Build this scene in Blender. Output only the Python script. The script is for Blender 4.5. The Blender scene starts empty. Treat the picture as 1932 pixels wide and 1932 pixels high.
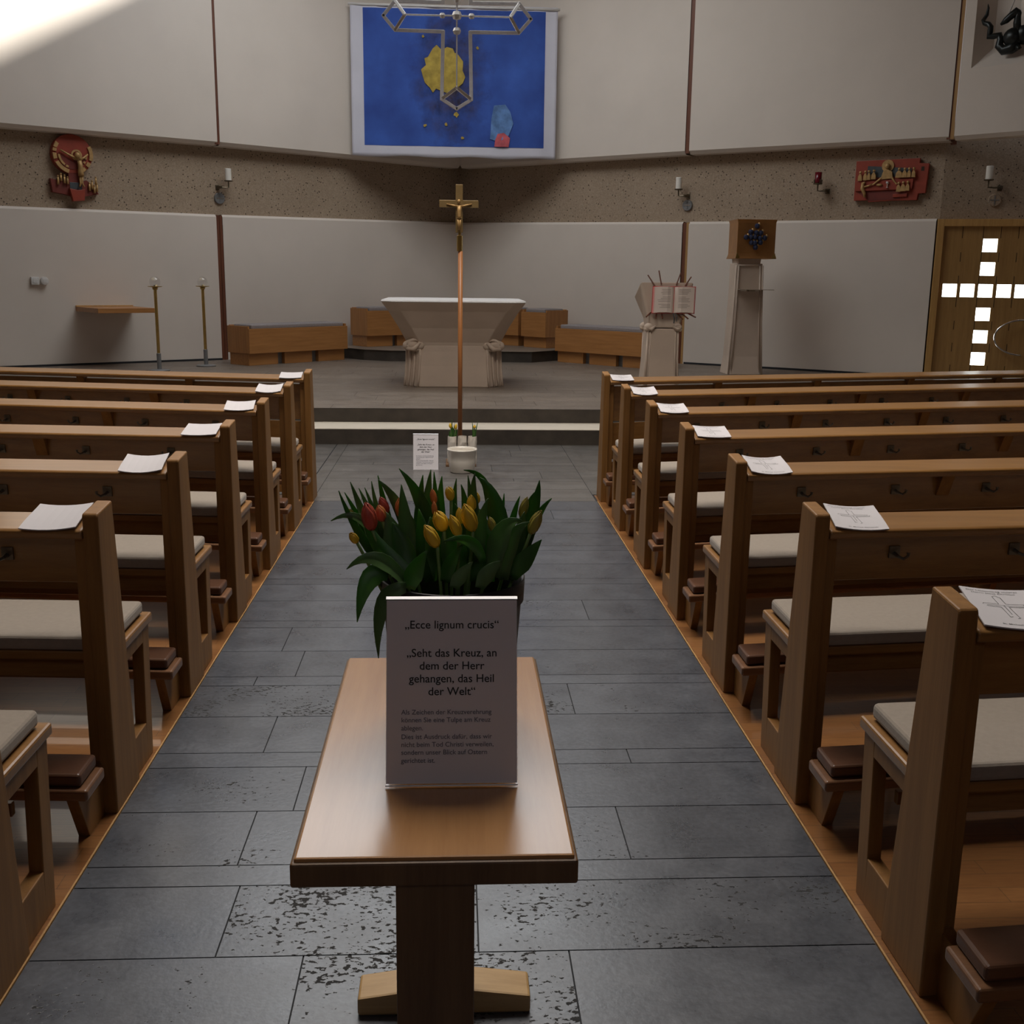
import bpy, bmesh, math, random
from mathutils import Vector, Matrix
import bpy
random.seed(7)
C = bpy.context.scene.collection
SC = bpy.context.scene
PI = math.pi

# ------------------------------------------------------------------ camera, sky, sun, skylight, exposure
CAM = (0.0, 0.0, 1.6); FPX = 2053.48
ROT = Matrix(((0.99854, -0.00060, -0.05396), (-0.05250, 0.21967, -0.97416), (0.01244, 0.97557, 0.21932)))
def _ortho():
    # orientation from the two vanishing points of the aisle (aisle direction and verticals)
    v = lambda x, y: Vector((x - 966, -(y - 966), -FPX)).normalized()
    Y = v(858, 520); Z = -v(845, 10450); Z = (Z - Y * Z.dot(Y)).normalized(); X = Y.cross(Z)
    return Matrix((X, Y, Z))
ROT = _ortho()
cd = bpy.data.cameras.new('camera'); cam = bpy.data.objects.new('camera', cd); C.objects.link(cam)
cd.sensor_width = 36; cd.lens = FPX / 1932 * 36; cd.clip_start = .05; cd.clip_end = 200
cam.matrix_world = Matrix.Translation(CAM) @ ROT.to_4x4()
SC.camera = cam
def at(px, py, Y):
    d = ROT @ Vector((px - 966, -(py - 966), -FPX)); t = Y / d.y
    return Vector(CAM) + d * t

w = bpy.data.worlds.new('sky'); SC.world = w; w.use_nodes = True
w.node_tree.nodes['Background'].inputs[0].default_value = (.62, .76, 1, 1)
w.node_tree.nodes['Background'].inputs[1].default_value = 1.2
def light(name, kind, loc, energy, col, **k):
    l = bpy.data.lights.new(name, kind); l.energy = energy; l.color = col
    o = bpy.data.objects.new(name, l); C.objects.link(o); o.location = loc
    for a, b in k.items():
        if a == 'rot': o.rotation_euler = b
        else: setattr(l, a, b)
    return o
s = Vector((.62, -.35, 1.0))
sun = light('sun', 'SUN', (6, 8, 14), 14.0, (1, .97, .9), angle=math.radians(5))
sun.rotation_euler = s.to_track_quat('Z', 'Y').to_euler()
light('skylight', 'AREA', (-.5, 13.7, 7.5), 245, (.95, .98, 1), shape='RECTANGLE', size=5.0, size_y=4.0)
light('nave_skylight', 'AREA', (0, 6.2, 7.5), 300, (1, .93, .85), shape='RECTANGLE', size=4.0, size_y=3.0, spread=math.radians(120))
light('rear_fill', 'AREA', (0, -4.6, 5.6), 27, (.92, .90, 1.0), shape='RECTANGLE', size=4.0, size_y=1.6, rot=(math.radians(66), 0, 0))  # unseen fill lamp added behind the camera to brighten signs and near faces
SC.view_settings.view_transform = 'Standard'; SC.view_settings.look = 'None'
SC.view_settings.exposure = 0.0; SC.view_settings.gamma = 1; SC.view_settings.use_curve_mapping = False

# ------------------------------------------------------------------ materials
def nt(m):
    m.use_nodes = True; t = m.node_tree
    return t, t.nodes['Principled BSDF'], t.nodes.new, t.links.new
def S(b, k, v): b.inputs[k].default_value = v
def mixrgb(t, fac, a, b):
    n = t.nodes.new('ShaderNodeMix'); n.data_type = 'RGBA'
    for i, v in ((0, fac), (6, a), (7, b)):
        if hasattr(v, 'is_output'): t.links.new(v, n.inputs[i])
        else: n.inputs[i].default_value = v if i == 0 else tuple(v) + (1,) if len(v) == 3 else v
    return n.outputs[2]
def ramp(t, fac, stops):
    n = t.nodes.new('ShaderNodeValToRGB'); e = n.color_ramp.elements
    while len(e) < len(stops): e.new(.5)
    for q, (p, c) in zip(e, stops): q.position = p; q.color = tuple(c) + (1,)
    t.links.new(fac, n.inputs[0]); return n.outputs[0]
def noise(t, scale, stretch=(1, 1, 1), detail=4, rough=.55, coord='Object', loc=(0, 0, 0)):
    tc = t.nodes.new('ShaderNodeTexCoord'); mp = t.nodes.new('ShaderNodeMapping'); n = t.nodes.new('ShaderNodeTexNoise')
    mp.inputs[3].default_value = stretch; mp.inputs[1].default_value = loc
    t.links.new(tc.outputs[coord], mp.inputs[0]); t.links.new(mp.outputs[0], n.inputs[0])
    S(n, 'Scale', scale); S(n, 'Detail', detail); S(n, 'Roughness', rough)
    return n.outputs[0]
def bump(t, b, h, strength, dist=.002):
    n = t.nodes.new('ShaderNodeBump'); n.inputs['Strength'].default_value = strength; n.inputs['Distance'].default_value = dist
    t.links.new(h, n.inputs['Height']); t.links.new(n.outputs[0], b.inputs['Normal'])
def mat(name, col, rough=.5, metal=0, var=.12, scale=6, stretch=(1, 1, 1), bmp=0, bscale=None, spec=.5, coat=0, sheen=0):
    m = bpy.data.materials.new(name); t, b, N, L = nt(m)
    h = noise(t, scale, stretch)
    c = ramp(t, h, [(.3, [x * (1 - var) for x in col]), (.7, [min(1, x * (1 + var)) for x in col])])
    L(c, b.inputs['Base Color']); S(b, 'Roughness', rough); S(b, 'Metallic', metal); S(b, 'Specular IOR Level', spec)
    S(b, 'Coat Weight', coat); S(b, 'Coat Roughness', .25)
    if sheen: S(b, 'Sheen Weight', sheen)
    if bmp: bump(t, b, noise(t, bscale or scale * 6, stretch), bmp)
    return m
def wood(name, a, b_, axis, rough=.40, coat=.05):
    m = bpy.data.materials.new(name); t, b, N, L = nt(m)
    st = [9, 9, 9]; st[axis] = .55
    h = noise(t, 3.2, tuple(st), 6, .6); f = noise(t, 22, tuple(x * 1.0 for x in st), 3, .7)
    mx = t.nodes.new('ShaderNodeMath'); mx.operation = 'MULTIPLY_ADD'; mx.inputs[1].default_value = .35
    L(f, mx.inputs[0]); L(h, mx.inputs[2])
    c = ramp(t, mx.outputs[0], [(.42, b_), (.85, a)])
    L(c, b.inputs['Base Color']); S(b, 'Roughness', rough); S(b, 'Coat Weight', coat); S(b, 'Coat Roughness', .18); S(b, 'Specular IOR Level', .5 if coat else .3)
    bump(t, b, f, .08, .001)
    return m
OAK, OAKD = (.29, .142, .041), (.19, .088, .024)
M = {}
for nm, ax in (('x', 0), ('y', 1), ('z', 2)):
    M['oak' + nm] = wood('oak_' + nm, OAK, OAKD, ax, .36 if ax == 0 else .5, .35 if ax == 0 else .0)
    M['bench' + nm] = wood('beech_' + nm, (.46, .21, .065), (.33, .14, .04), ax, .42)
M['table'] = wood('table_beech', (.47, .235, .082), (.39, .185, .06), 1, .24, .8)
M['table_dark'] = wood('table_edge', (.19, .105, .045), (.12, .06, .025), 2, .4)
M['table_light'] = wood('table_foot', (.50, .32, .14), (.38, .23, .09), 0, .4)
M['kneel'] = wood('kneeler_wood', (.20, .095, .045), (.12, .055, .025), 0, .35)
M['pad'] = mat('kneeler_leather', (.105, .046, .024), .38, var=.15, scale=14, bmp=.15)
M['cushion'] = mat('seat_fabric', (.285, .24, .195), .95, var=.06, scale=60, bmp=.3, bscale=400, sheen=.2)
M['cushion_grey'] = mat('bench_fabric', (.28, .25, .245), .95, var=.08, scale=50, bmp=.2, bscale=300)
M['plaster'] = mat('plaster', (.72, .645, .57), .92, var=.035, scale=1.1, bmp=.10, bscale=45, spec=.2)
M['ceiling'] = wood('ceiling_boards', (.34, .22, .12), (.27, .16, .08), 1, .6)
M['sidewall'] = mat('side_wall_render', (.42, .36, .30), .95, var=.05, scale=1, spec=.2)
M['rear'] = mat('rear_wall_brick', (.22, .17, .13), .9, var=.15, scale=2, spec=.2)
M['redwood'] = wood('joint_wood', (.17, .055, .025), (.11, .036, .018), 2, .5)
M['staff'] = wood('staff_wood', (.42, .17, .05), (.30, .11, .035), 2, .45)
M['jointlight'] = wood('joint_wood_light', (.46, .27, .10), (.34, .18, .06), 2, .5)
M['paper'] = mat('paper', (.88, .85, .88), .85, var=.02, scale=4, spec=.2)
M['leaflet'] = mat('leaflet_paper', (.56, .535, .55), .85, var=.02, scale=4, spec=.2)
M['crossgilt'] = mat('dull_gilding', (.21, .135, .05), .5, .4, var=.12, scale=12)
M['ink'] = mat('black_ink', (.012, .012, .014), .7, var=.1)
M['ink_blue'] = mat('faded_ink', (.17, .17, .21), .7, var=.1)
M['ink_grey'] = mat('thin_ink', (.10, .10, .09), .7, var=.1)
M['steel'] = mat('brushed_steel', (.86, .84, .81), .36, .72, var=.08, scale=20)
M['chrome'] = mat('chrome', (.80, .80, .80), .15, 1, var=.03)
M['hook'] = mat('hook_metal', (.17, .15, .12), .35, .8, var=.1)
M['bronze'] = mat('dark_bronze', (.16, .13, .09), .4, .9, var=.2, scale=15)
M['brass'] = mat('brass', (.62, .44, .15), .3, 1, var=.12, scale=12)
M['gold'] = mat('gilding', (.47, .29, .115), .5, .35, var=.2, scale=25)
M['greysteel'] = mat('grey_iron', (.24, .245, .25), .45, .5, var=.1)
M['candle'] = mat('wax', (.82, .78, .70), .55, var=.03, scale=8)
M['redpaint'] = mat('red_lacquer', (.30, .042, .018), .5, var=.14, scale=8, coat=.2)
M['reddark'] = mat('dark_red_lacquer', (.17, .028, .018), .5, var=.15, scale=8)
M['blueslate'] = mat('slate_enamel', (.06, .07, .075), .5, var=.2, scale=15)
M['stone'] = mat('limestone', (.57, .46, .37), .85, var=.06, scale=3, bmp=.25, bscale=60, spec=.3)
M['stone_lit'] = mat('limestone_lit', (.74, .715, .69), .6, var=.03, scale=3, spec=.4)  # lighter copy of the limestone: overhead light put into the altar top colour
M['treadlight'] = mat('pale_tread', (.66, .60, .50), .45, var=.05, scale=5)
M['blackplastic'] = mat('black_plastic', (.018, .018, .02), .4, var=.1)
M['ceramic'] = mat('white_ceramic', (.72, .66, .58), .3, var=.03, scale=9, coat=.3)
M['enamel'] = mat('white_enamel', (.76, .71, .63), .22, var=.02, scale=4, coat=.4)
M['white'] = mat('white_plastic', (.70, .68, .65), .4, var=.03)
M['blackbronze'] = mat('black_bronze', (.022, .025, .024), .33, .5, var=.25, scale=8)
M['leaf'] = mat('tulip_leaf', (.062, .160, .034), .40, var=.35, scale=16, stretch=(1, 1, .3))
M['leaf2'] = mat('tulip_leaf_grey', (.095, .165, .065), .42, var=.3, scale=16, stretch=(1, 1, .3))
M['stem'] = mat('tulip_stem', (.17, .28, .08), .5, var=.15)
M['petal_y'] = mat('yellow_petal', (.80, .50, .035), .5, var=.18, scale=30, stretch=(1, 1, .25))
M['petal_o'] = mat('orange_petal', (.68, .21, .06), .5, var=.2, scale=30, stretch=(1, 1, .25))
M['petal_g'] = mat('green_yellow_petal', (.36, .30, .05), .5, var=.25, scale=25, stretch=(1, 1, .25))
M['redcover'] = mat('red_book_cover', (.55, .05, .05), .5, var=.08)
M['page'] = mat('book_pages', (.70, .60, .53), .8, var=.05, scale=5)
M['page_ink'] = mat('book_print', (.36, .29, .25), .8, var=.1)
M['pinkedge'] = mat('pink_page_edge', (.62, .24, .22), .7, var=.1)
M['redglass'] = mat('ruby_glass', (.13, .006, .014), .15, var=.05)
M['copper'] = mat('copper_sheet', (.50, .25, .09), .38, .75, var=.12, scale=5)
M['copperdark'] = mat('aged_sheet', (.36, .29, .21), .55, .3, var=.1, scale=5)
M['enamelblue'] = mat('blue_enamel', (.035, .045, .10), .3, .3, var=.3, scale=20)
M['linen'] = mat('banner_cloth', (.66, .65, .72), .9, var=.03, scale=3, bmp=.1, spec=.15)
M['doorwood'] = wood('door_wood', (.48, .28, .095), (.36, .195, .062), 2, .5, .05)
M['seam'] = mat('seam_shadow', (.04, .022, .01), .8)
M['doorframe'] = wood('door_frame_wood', (.62, .36, .12), (.48, .26, .08), 2, .4)

def leafy(m, k=.38):
    t = m.node_tree; b = t.nodes['Principled BSDF']; o = t.nodes['Material Output']; tl = t.nodes.new('ShaderNodeBsdfTranslucent'); mx = t.nodes.new('ShaderNodeMixShader')
    src = b.inputs['Base Color'].links[0].from_socket; br = t.nodes.new('ShaderNodeHueSaturation'); br.inputs['Value'].default_value = 2.0; br.inputs['Saturation'].default_value = 1.15
    t.links.new(src, br.inputs['Color']); t.links.new(br.outputs[0], tl.inputs[0]); mx.inputs[0].default_value = k
    t.links.new(b.outputs[0], mx.inputs[1]); t.links.new(tl.outputs[0], mx.inputs[2]); t.links.new(mx.outputs[0], o.inputs[0])
leafy(M['leaf']); leafy(M['leaf2'])
def m_red_petal():
    m = bpy.data.materials.new('red_petal_yellow_edge'); t, b, N, L = nt(m)
    h = noise(t, 26, (1, 1, .3)); c = ramp(t, h, [(.35, (.42, .035, .03)), (.56, (.62, .11, .06)), (.68, (.80, .42, .06))])
    L(c, b.inputs['Base Color']); S(b, 'Roughness', .5); return m
M['petal_r'] = m_red_petal()
def m_concrete():
    m = bpy.data.materials.new('exposed_aggregate'); t, b, N, L = nt(m)
    h = noise(t, 1.6, detail=5); base = ramp(t, h, [(.3, (.32, .245, .172)), (.7, (.42, .325, .235))])
    f = noise(t, 55, detail=3, rough=.7); base = mixrgb(t, .5, base, ramp(t, f, [(.35, (.225, .165, .115)), (.65, (.50, .39, .29))]))
    tc = N('ShaderNodeTexCoord')
    def spots(scale, th, loc):
        mp = N('ShaderNodeMapping'); mp.inputs[1].default_value = loc; v = N('ShaderNodeTexVoronoi'); S(v, 'Scale', scale)
        L(tc.outputs['Object'], mp.inputs[0]); L(mp.outputs[0], v.inputs[0])
        lt = N('ShaderNodeMath'); lt.operation = 'LESS_THAN'; lt.inputs[1].default_value = th; L(v.outputs['Distance'], lt.inputs[0]); return lt.outputs[0]
    n3 = ramp(t, noise(t, 3.5), [(.42, (0, 0, 0)), (.6, (1, 1, 1))])
    def andm(a):
        k = N('ShaderNodeMath'); k.operation = 'MULTIPLY'; L(a, k.inputs[0]); L(n3, k.inputs[1]); return k.outputs[0]
    dark = spots(17, .17, (0, 0, 0)); lite = spots(26, .2, (5, 3, 1))
    c = mixrgb(t, andm(lite), base, (.40, .34, .27)); c = mixrgb(t, dark, c, (.10, .075, .055))
    L(c, b.inputs['Base Color']); S(b, 'Roughness', .95); S(b, 'Specular IOR Level', .15); bump(t, b, f, .4, .006); return m
M['concrete'] = m_concrete()
def m_slab(name, c0, c1, pitcol, rough0, rough1):
    m = bpy.data.materials.new(name); t, b, N, L = nt(m)
    g = N('ShaderNodeNewGeometry'); a = N('ShaderNodeAttribute'); a.attribute_name = 'pit'
    h = noise(t, 5, detail=6, rough=.65); c = ramp(t, h, [(.3, c0), (.7, c1)])
    v = N('ShaderNodeMapRange'); L(g.outputs['Random Per Island'], v.inputs[0]); v.inputs[3].default_value = .78; v.inputs[4].default_value = 1.22
    hs = N('ShaderNodeHueSaturation'); L(c, hs.inputs['Color']); L(v.outputs[0], hs.inputs['Value'])
    f = noise(t, 60, detail=2, rough=.6); c2 = mixrgb(t, .35, hs.outputs[0], ramp(t, f, [(.35, [x * .7 for x in c0]), (.65, [x * 1.35 for x in c1])]))
    # pits: patchy cluster noise times fine cell noise, only on pitted slabs
    p1 = noise(t, 50, (1, 1.5, 1), 3, .6, loc=(3, 1, 0)); p2 = noise(t, 4.5, (1, 1, 1), 2, .5, loc=(9, 4, 0))
    ad = N('ShaderNodeMath'); ad.operation = 'MULTIPLY_ADD'; ad.inputs[1].default_value = .55; L(p2, ad.inputs[0]); L(p1, ad.inputs[2])
    ad2 = N('ShaderNodeMath'); ad2.operation = 'MULTIPLY_ADD'; ad2.inputs[1].default_value = .18; L(a.outputs['Fac'], ad2.inputs[0]); L(ad.outputs[0], ad2.inputs[2])
    pr = N('ShaderNodeMapRange'); L(ad2.outputs[0], pr.inputs[0]); pr.inputs[1].default_value = 1.035; pr.inputs[2].default_value = 1.05; pm = pr.outputs[0]
    c3 = mixrgb(t, pm, c2, pitcol); L(c3, b.inputs['Base Color'])
    rr = N('ShaderNodeMapRange'); L(h, rr.inputs[0]); rr.inputs[1].default_value = .3; rr.inputs[2].default_value = .7; rr.inputs[3].default_value = rough0; rr.inputs[4].default_value = rough1
    rm = N('ShaderNodeMath'); rm.operation = 'MAXIMUM'; L(rr.outputs[0], rm.inputs[0]); L(pm, rm.inputs[1]); L(rm.outputs[0], b.inputs['Roughness'])
    inv = N('ShaderNodeMath'); inv.operation = 'MULTIPLY_ADD'; inv.inputs[1].default_value = -1.6; L(pm, inv.inputs[0]); L(f, inv.inputs[2])
    bump(t, b, inv.outputs[0], .22, .002); S(b, 'Specular IOR Level', 1.0)
    return m
M['slab'] = m_slab('aisle_stone_sky_tint', (.045, .049, .059), (.071, .077, .090), (.010, .010, .010), .25, .36)  # bluish sky reflection mixed into the base colour
M['slab_warm_lit'] = m_slab('crossing_stone_warm_lit', (.068, .063, .058), (.108, .100, .091), (.03, .026, .022), .30, .42)  # same slabs as the aisle, with warm overhead light put into their colour
M['slab_apse'] = m_slab('podium_stone', (.13, .10, .077), (.21, .168, .13), (.05, .04, .032), .38, .55)
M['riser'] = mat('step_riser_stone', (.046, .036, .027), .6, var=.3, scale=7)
M['grout'] = mat('joint_mortar', (.022, .023, .026), .9)
def m_parquet():
    m = bpy.data.materials.new('parquet'); t, b, N, L = nt(m)
    tc = N('ShaderNodeTexCoord'); br = N('ShaderNodeTexBrick'); L(tc.outputs['Object'], br.inputs[0])
    S(br, 'Scale', 1); S(br, 'Brick Width', .42); S(br, 'Row Height', .07); S(br, 'Mortar Size', .0012)
    br.inputs['Color1'].default_value = (.26, .115, .038, 1); br.inputs['Color2'].default_value = (.18, .072, .023, 1); br.inputs['Mortar'].default_value = (.06, .03, .015, 1)
    h = noise(t, 14, (1, 8, 1)); c = mixrgb(t, .35, br.outputs[0], ramp(t, h, [(.3, (.15, .06, .02)), (.7, (.32, .155, .055))]))
    L(c, b.inputs['Base Color']); S(b, 'Roughness', .3); S(b, 'Coat Weight', .3); return m
M['parquet'] = m_parquet()
def m_clear(name, tint=(1, 1, 1), g=.055):
    m = bpy.data.materials.new(name); m.use_nodes = True; t = m.node_tree; t.nodes.clear()
    o = t.nodes.new('ShaderNodeOutputMaterial'); mx = t.nodes.new('ShaderNodeMixShader'); tr = t.nodes.new('ShaderNodeBsdfTransparent'); gl = t.nodes.new('ShaderNodeBsdfGlossy')
    fr = t.nodes.new('ShaderNodeValue'); fr.outputs[0].default_value = g
    tr.inputs[0].default_value = tint + (1,); gl.inputs['Roughness'].default_value = .04
    t.links.new(fr.outputs[0], mx.inputs[0]); t.links.new(tr.outputs[0], mx.inputs[1]); t.links.new(gl.outputs[0], mx.inputs[2]); t.links.new(mx.outputs[0], o.inputs[0]); return m
M['acrylic'] = m_clear('clear_acrylic'); M['glass'] = m_clear('clear_glass', (.97, .97, .97), .10)
def m_emit(name, col, s_):
    m = bpy.data.materials.new(name); m.use_nodes = True; t = m.node_tree; t.nodes.clear()
    o = t.nodes.new('ShaderNodeOutputMaterial'); e = t.nodes.new('ShaderNodeEmission'); e.inputs[0].default_value = col + (1,); e.inputs[1].default_value = s_
    t.links.new(e.outputs[0], o.inputs[0]); return m
M['daylight'] = m_emit('daylit_glass', (.92, 1, .99), 7)
def m_edge_glint():
    m = mat('acrylic_edge_glint', (.92, .92, .95), .2, var=.01); return m  # white colour stands for the skylight glint on the clear edge
M['acrylic_edge_glint'] = m_edge_glint()
def m_print():
    # generic abstract print: deep blue ground with a brown cloud and ochre flecks
    m = bpy.data.materials.new('blue_abstract_print'); t, b, N, L = nt(m)
    h = noise(t, 1.6, detail=6); base = ramp(t, h, [(.3, (.038, .075, .30)), (.7, (.060, .135, .50))])
    tc = N('ShaderNodeTexCoord'); mp = N('ShaderNodeMapping'); mp.inputs[1].default_value = (.05, 0, -.05); mp.inputs[3].default_value = (.80, 0, .42)
    L(tc.outputs['Object'], mp.inputs[0]); ln = N('ShaderNodeVectorMath'); ln.operation = 'LENGTH'; L(mp.outputs[0], ln.inputs[0])
    w1 = noise(t, 3.2, detail=6, rough=.65, loc=(2, 0, 7))
    ad = N('ShaderNodeMath'); ad.operation = 'MULTIPLY_ADD'; ad.inputs[1].default_value = .9; L(w1, ad.inputs[0]); L(ln.outputs['Value'], ad.inputs[2])
    k = ramp(t, ad.outputs[0], [(.50, (.95, .95, .95)), (.95, (0, 0, 0))])
    c = mixrgb(t, k, base, ramp(t, noise(t, 5, detail=5), [(.4, (.020, .016, .022)), (.62, (.065, .042, .028))]))
    L(c, b.inputs['Base Color']); S(b, 'Roughness', .85); S(b, 'Specular IOR Level', .2); return m
M['print'] = m_print()
M['ochre'] = mat('ochre_print', (.43, .31, .055), .8, var=.3, scale=9)
M['lightblue'] = mat('pale_blue_print', (.12, .24, .50), .85, var=.35, scale=7)
M['pinkred'] = mat('coral_print', (.55, .11, .13), .85, var=.3, scale=7)

# ------------------------------------------------------------------ mesh helpers
class MB:
    def __init__(s, f=None, org=(0, 0, 0)): s.b = bmesh.new(); s.f = f; s.o = Vector(org)
    def v(s, p):
        q = Vector(s.f(*p)) if s.f else Vector(p)
        return s.b.verts.new(q - s.o)
    def face(s, vs):
        try: return s.b.faces.new(vs)
        except ValueError: return None
    def poly(s, pts): return s.face([s.v(p) for p in pts])
    def loft(s, rings, cap=True, closed=True):
        R = [[s.v(p) for p in r] for r in rings]; n = len(R[0])
        for a, b in zip(R, R[1:]):
            for i in range(n if closed else n - 1): s.face([a[i], a[(i + 1) % n], b[(i + 1) % n], b[i]])
        if cap: s.face(list(reversed(R[0]))); s.face(R[-1])
        return s
    def box(s, x0, x1, y0, y1, z0, z1):
        return s.loft([[(x0, y0, z), (x1, y0, z), (x1, y1, z), (x0, y1, z)] for z in (z0, z1)])
    def prism(s, pts, axis, a0, a1):
        def P(p, a): return {0: (a, p[0], p[1]), 1: (p[0], a, p[1]), 2: (p[0], p[1], a)}[axis]
        return s.loft([[P(p, a) for p in pts] for a in (a0, a1)])
    def tube(s, path, r, n=8):
        path = [Vector(p) for p in path]; rings = []; u = None
        for i, p in enumerate(path):
            d = (path[min(i + 1, len(path) - 1)] - path[max(i - 1, 0)]).normalized()
            if u is None: u = d.cross(Vector((0, 0, 1)) if abs(d.z) < .9 else Vector((1, 0, 0))).normalized()
            else:
                u = u - d * u.dot(d)
                u = u.normalized() if u.length > 1e-5 else d.orthogonal().normalized()
            v = d.cross(u); rr = r[i] if isinstance(r, (list, tuple)) else r
            rings.append([tuple(p + (u * math.cos(2 * PI * k / n) + v * math.sin(2 * PI * k / n)) * rr) for k in range(n)])
        return s.loft(rings)
    def lathe(s, prof, c=(0, 0, 0), n=24, cap=True, mod=None):
        return s.loft([[(c[0] + r * (mod(k, i) if mod else 1) * math.cos(2 * PI * k / n), c[1] + r * (mod(k, i) if mod else 1) * math.sin(2 * PI * k / n), c[2] + z) for k in range(n)] for i, (r, z) in enumerate(prof)], cap)
    def ball(s, c, r, n=10, m=6):
        r = r if isinstance(r, (tuple, list)) else (r, r, r)
        rings = []
        for j in range(1, m):
            a = PI * j / m - PI / 2
            rings.append([(c[0] + r[0] * math.cos(a) * math.cos(2 * PI * k / n), c[1] + r[1] * math.cos(a) * math.sin(2 * PI * k / n), c[2] + r[2] * math.sin(a)) for k in range(n)])
        return s.loft(rings)
    def build(s, name, m, parent=None, bevel=0, smooth=False, seg=2, sub=0, solid=0):
        bmesh.ops.recalc_face_normals(s.b, faces=s.b.faces[:])
        me = bpy.data.meshes.new(name); s.b.to_mesh(me); s.b.free()
        for k in (m if isinstance(m, list) else [m]): me.materials.append(k)
        o = bpy.data.objects.new(name, me); C.objects.link(o)
        if parent: o.parent = parent
        else: o.location = s.o
        if smooth:
            for p in me.polygons: p.use_smooth = True
        if solid: k = o.modifiers.new('solid', 'SOLIDIFY'); k.thickness = solid; k.offset = 0
        if bevel:
            k = o.modifiers.new('bevel', 'BEVEL'); k.width = bevel; k.segments = seg; k.limit_method = 'ANGLE'; k.angle_limit = .6
        if sub: k = o.modifiers.new('sub', 'SUBSURF'); k.levels = sub; k.render_levels = sub
        return o
def thing(name, label, cat, loc=(0, 0, 0), rz=0, group=None):
    o = bpy.data.objects.new(name, None); C.objects.link(o); o.location = loc; o.rotation_euler = (0, 0, rz)
    o.empty_display_size = .1
    return tag(o, label, cat, group)
def tag(o, label, cat, group=None):
    o['label'] = label; o['category'] = cat
    if group: o['group'] = group
    return o
def struct(o): o['kind'] = 'structure'; return o
def copy_tree(o, parent=None):
    c = o.copy(); C.objects.link(c)
    if parent: c.parent = parent
    for ch in list(o.children): copy_tree(ch, c)
    return c
def text(lines, ref_w, f, name, m, parent, org=(0, 0, 0), ref=0):
    """lines: (string, x, y, align); all share one size, chosen so that lines[ref] is ref_w wide. f maps (x, y) to a point."""
    out = []; scale = 1
    order = [ref] + [i for i in range(len(lines)) if i != ref]
    bm = bmesh.new()
    for i in order:
        st, x, y, al = lines[i]
        cu = bpy.data.curves.new('t', 'FONT'); cu.body = st; cu.align_x = al; cu.size = 1; cu.resolution_u = 4; cu.offset = .006
        o = bpy.data.objects.new('t', cu); C.objects.link(o); bpy.context.view_layer.update()
        me = bpy.data.meshes.new_from_object(o.evaluated_get(bpy.context.evaluated_depsgraph_get()))
        bpy.data.objects.remove(o); bpy.data.curves.remove(cu)
        if i == ref:
            xs = [q.co.x for q in me.vertices]; scale = ref_w / (max(xs) - min(xs))
        for q in me.vertices: q.co = Vector(f(x + q.co.x * scale, y + q.co.y * scale)) - Vector(org)
        bm.from_mesh(me); bpy.data.meshes.remove(me)
    me = bpy.data.meshes.new(name); bm.to_mesh(me); bm.free(); me.materials.append(m)
    o = bpy.data.objects.new(name, me); C.objects.link(o); o.parent = parent
    return o

# ------------------------------------------------------------------ wall plan
UP = [(-8.6, 13.41), (-5.92, 15.258), (-3.478, 16.942), (.089, 19.746), (3.507, 16.947), (6.52, 14.751), (7.156, 14.061), (9.6, 11.40)]
def offs(pts, o):
    P = [Vector(p) for p in pts]; N = []
    for a, b in zip(P, P[1:]): d = (b - a).normalized(); N.append(Vector((-d.y, d.x)))
    out = []
    for i, p in enumerate(P):
        if i in (0, len(P) - 1): out.append(p + N[0 if i == 0 else -1] * o)
        else:
            m = (N[i - 1] + N[i]).normalized(); out.append(p + m * (o / m.dot(N[i])))
    return out
DD = Vector((.956, -.293)); DN = Vector((-.293, -.956)); DP = Vector((6.517, 14.938))     # door wall: start, direction, normal into the room
ZC = 7.6
ZT = [2.42, 2.436, 2.45, 2.518, 2.452, 2.436, 2.43, 2.43]
def strip_wall(profile, zs=None, name='wall', m=None, idx=(0, 7), extra=None):
    """profile: (offset, z) list bottom to top, swept along the plan"""
    b = MB(); rings = []
    for o, z, uz in profile:
        pts = offs(UP, o)[idx[0]:idx[1] + 1]
        rings.append([(p.x, p.y, z + ((ZT[i + idx[0]] - 2.45) if uz else 0)) for i, p in enumerate(pts)])
    b.loft(rings, cap=False, closed=False)
    return struct(b.build(name, m))
# concrete ring band, exposed between the white panels
b = MB(); pts = offs(UP, .25)[:5] + [Vector((6.60, 15.02)), Vector((6.60, 15.02)) + DD * 3.2]
b.loft([[(p.x, p.y, z) for p in pts] for z in (2.3, 3.7)], False, False); struct(b.build('wall_band', M['concrete']))
# lower white panels (left, apse left, apse right, right up to the door)
def lower(name, pts, zts):
    b = MB(); P = pts
    def off(o): return offs([tuple(p) for p in P], o)
    prof = [(0, None, .26), (0, -.035, None), (.035, 0, None), (.14, 0, None)]
    rings = []
    for o, dz, z in prof: rings.append([(q.x, q.y, z if z is not None else zt + dz) for q, zt in zip(off(o), zts)])
    b.loft(rings, False, False); struct(b.build(name, M['plaster']))
LO = offs(UP, .15)
def along(a, b_, t): return a + (b_ - a).normalized() * t
gA0 = along(LO[2], LO[1], .0); gA1 = along(LO[2], LO[3], .10)
lower('wall_left', [LO[0], LO[1], LO[2]], ZT[:3])
lower('wall_apse_left', [gA1, LO[3]], [2.452, 2.518])
gB0 = along(LO[4], LO[3], .13)
lower('wall_apse_right', [LO[3], gB0], [2.518, 2.453])
lower('wall_right', [along(LO[4], LO[5], -.02), DP], [2.451, 2.436])
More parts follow.
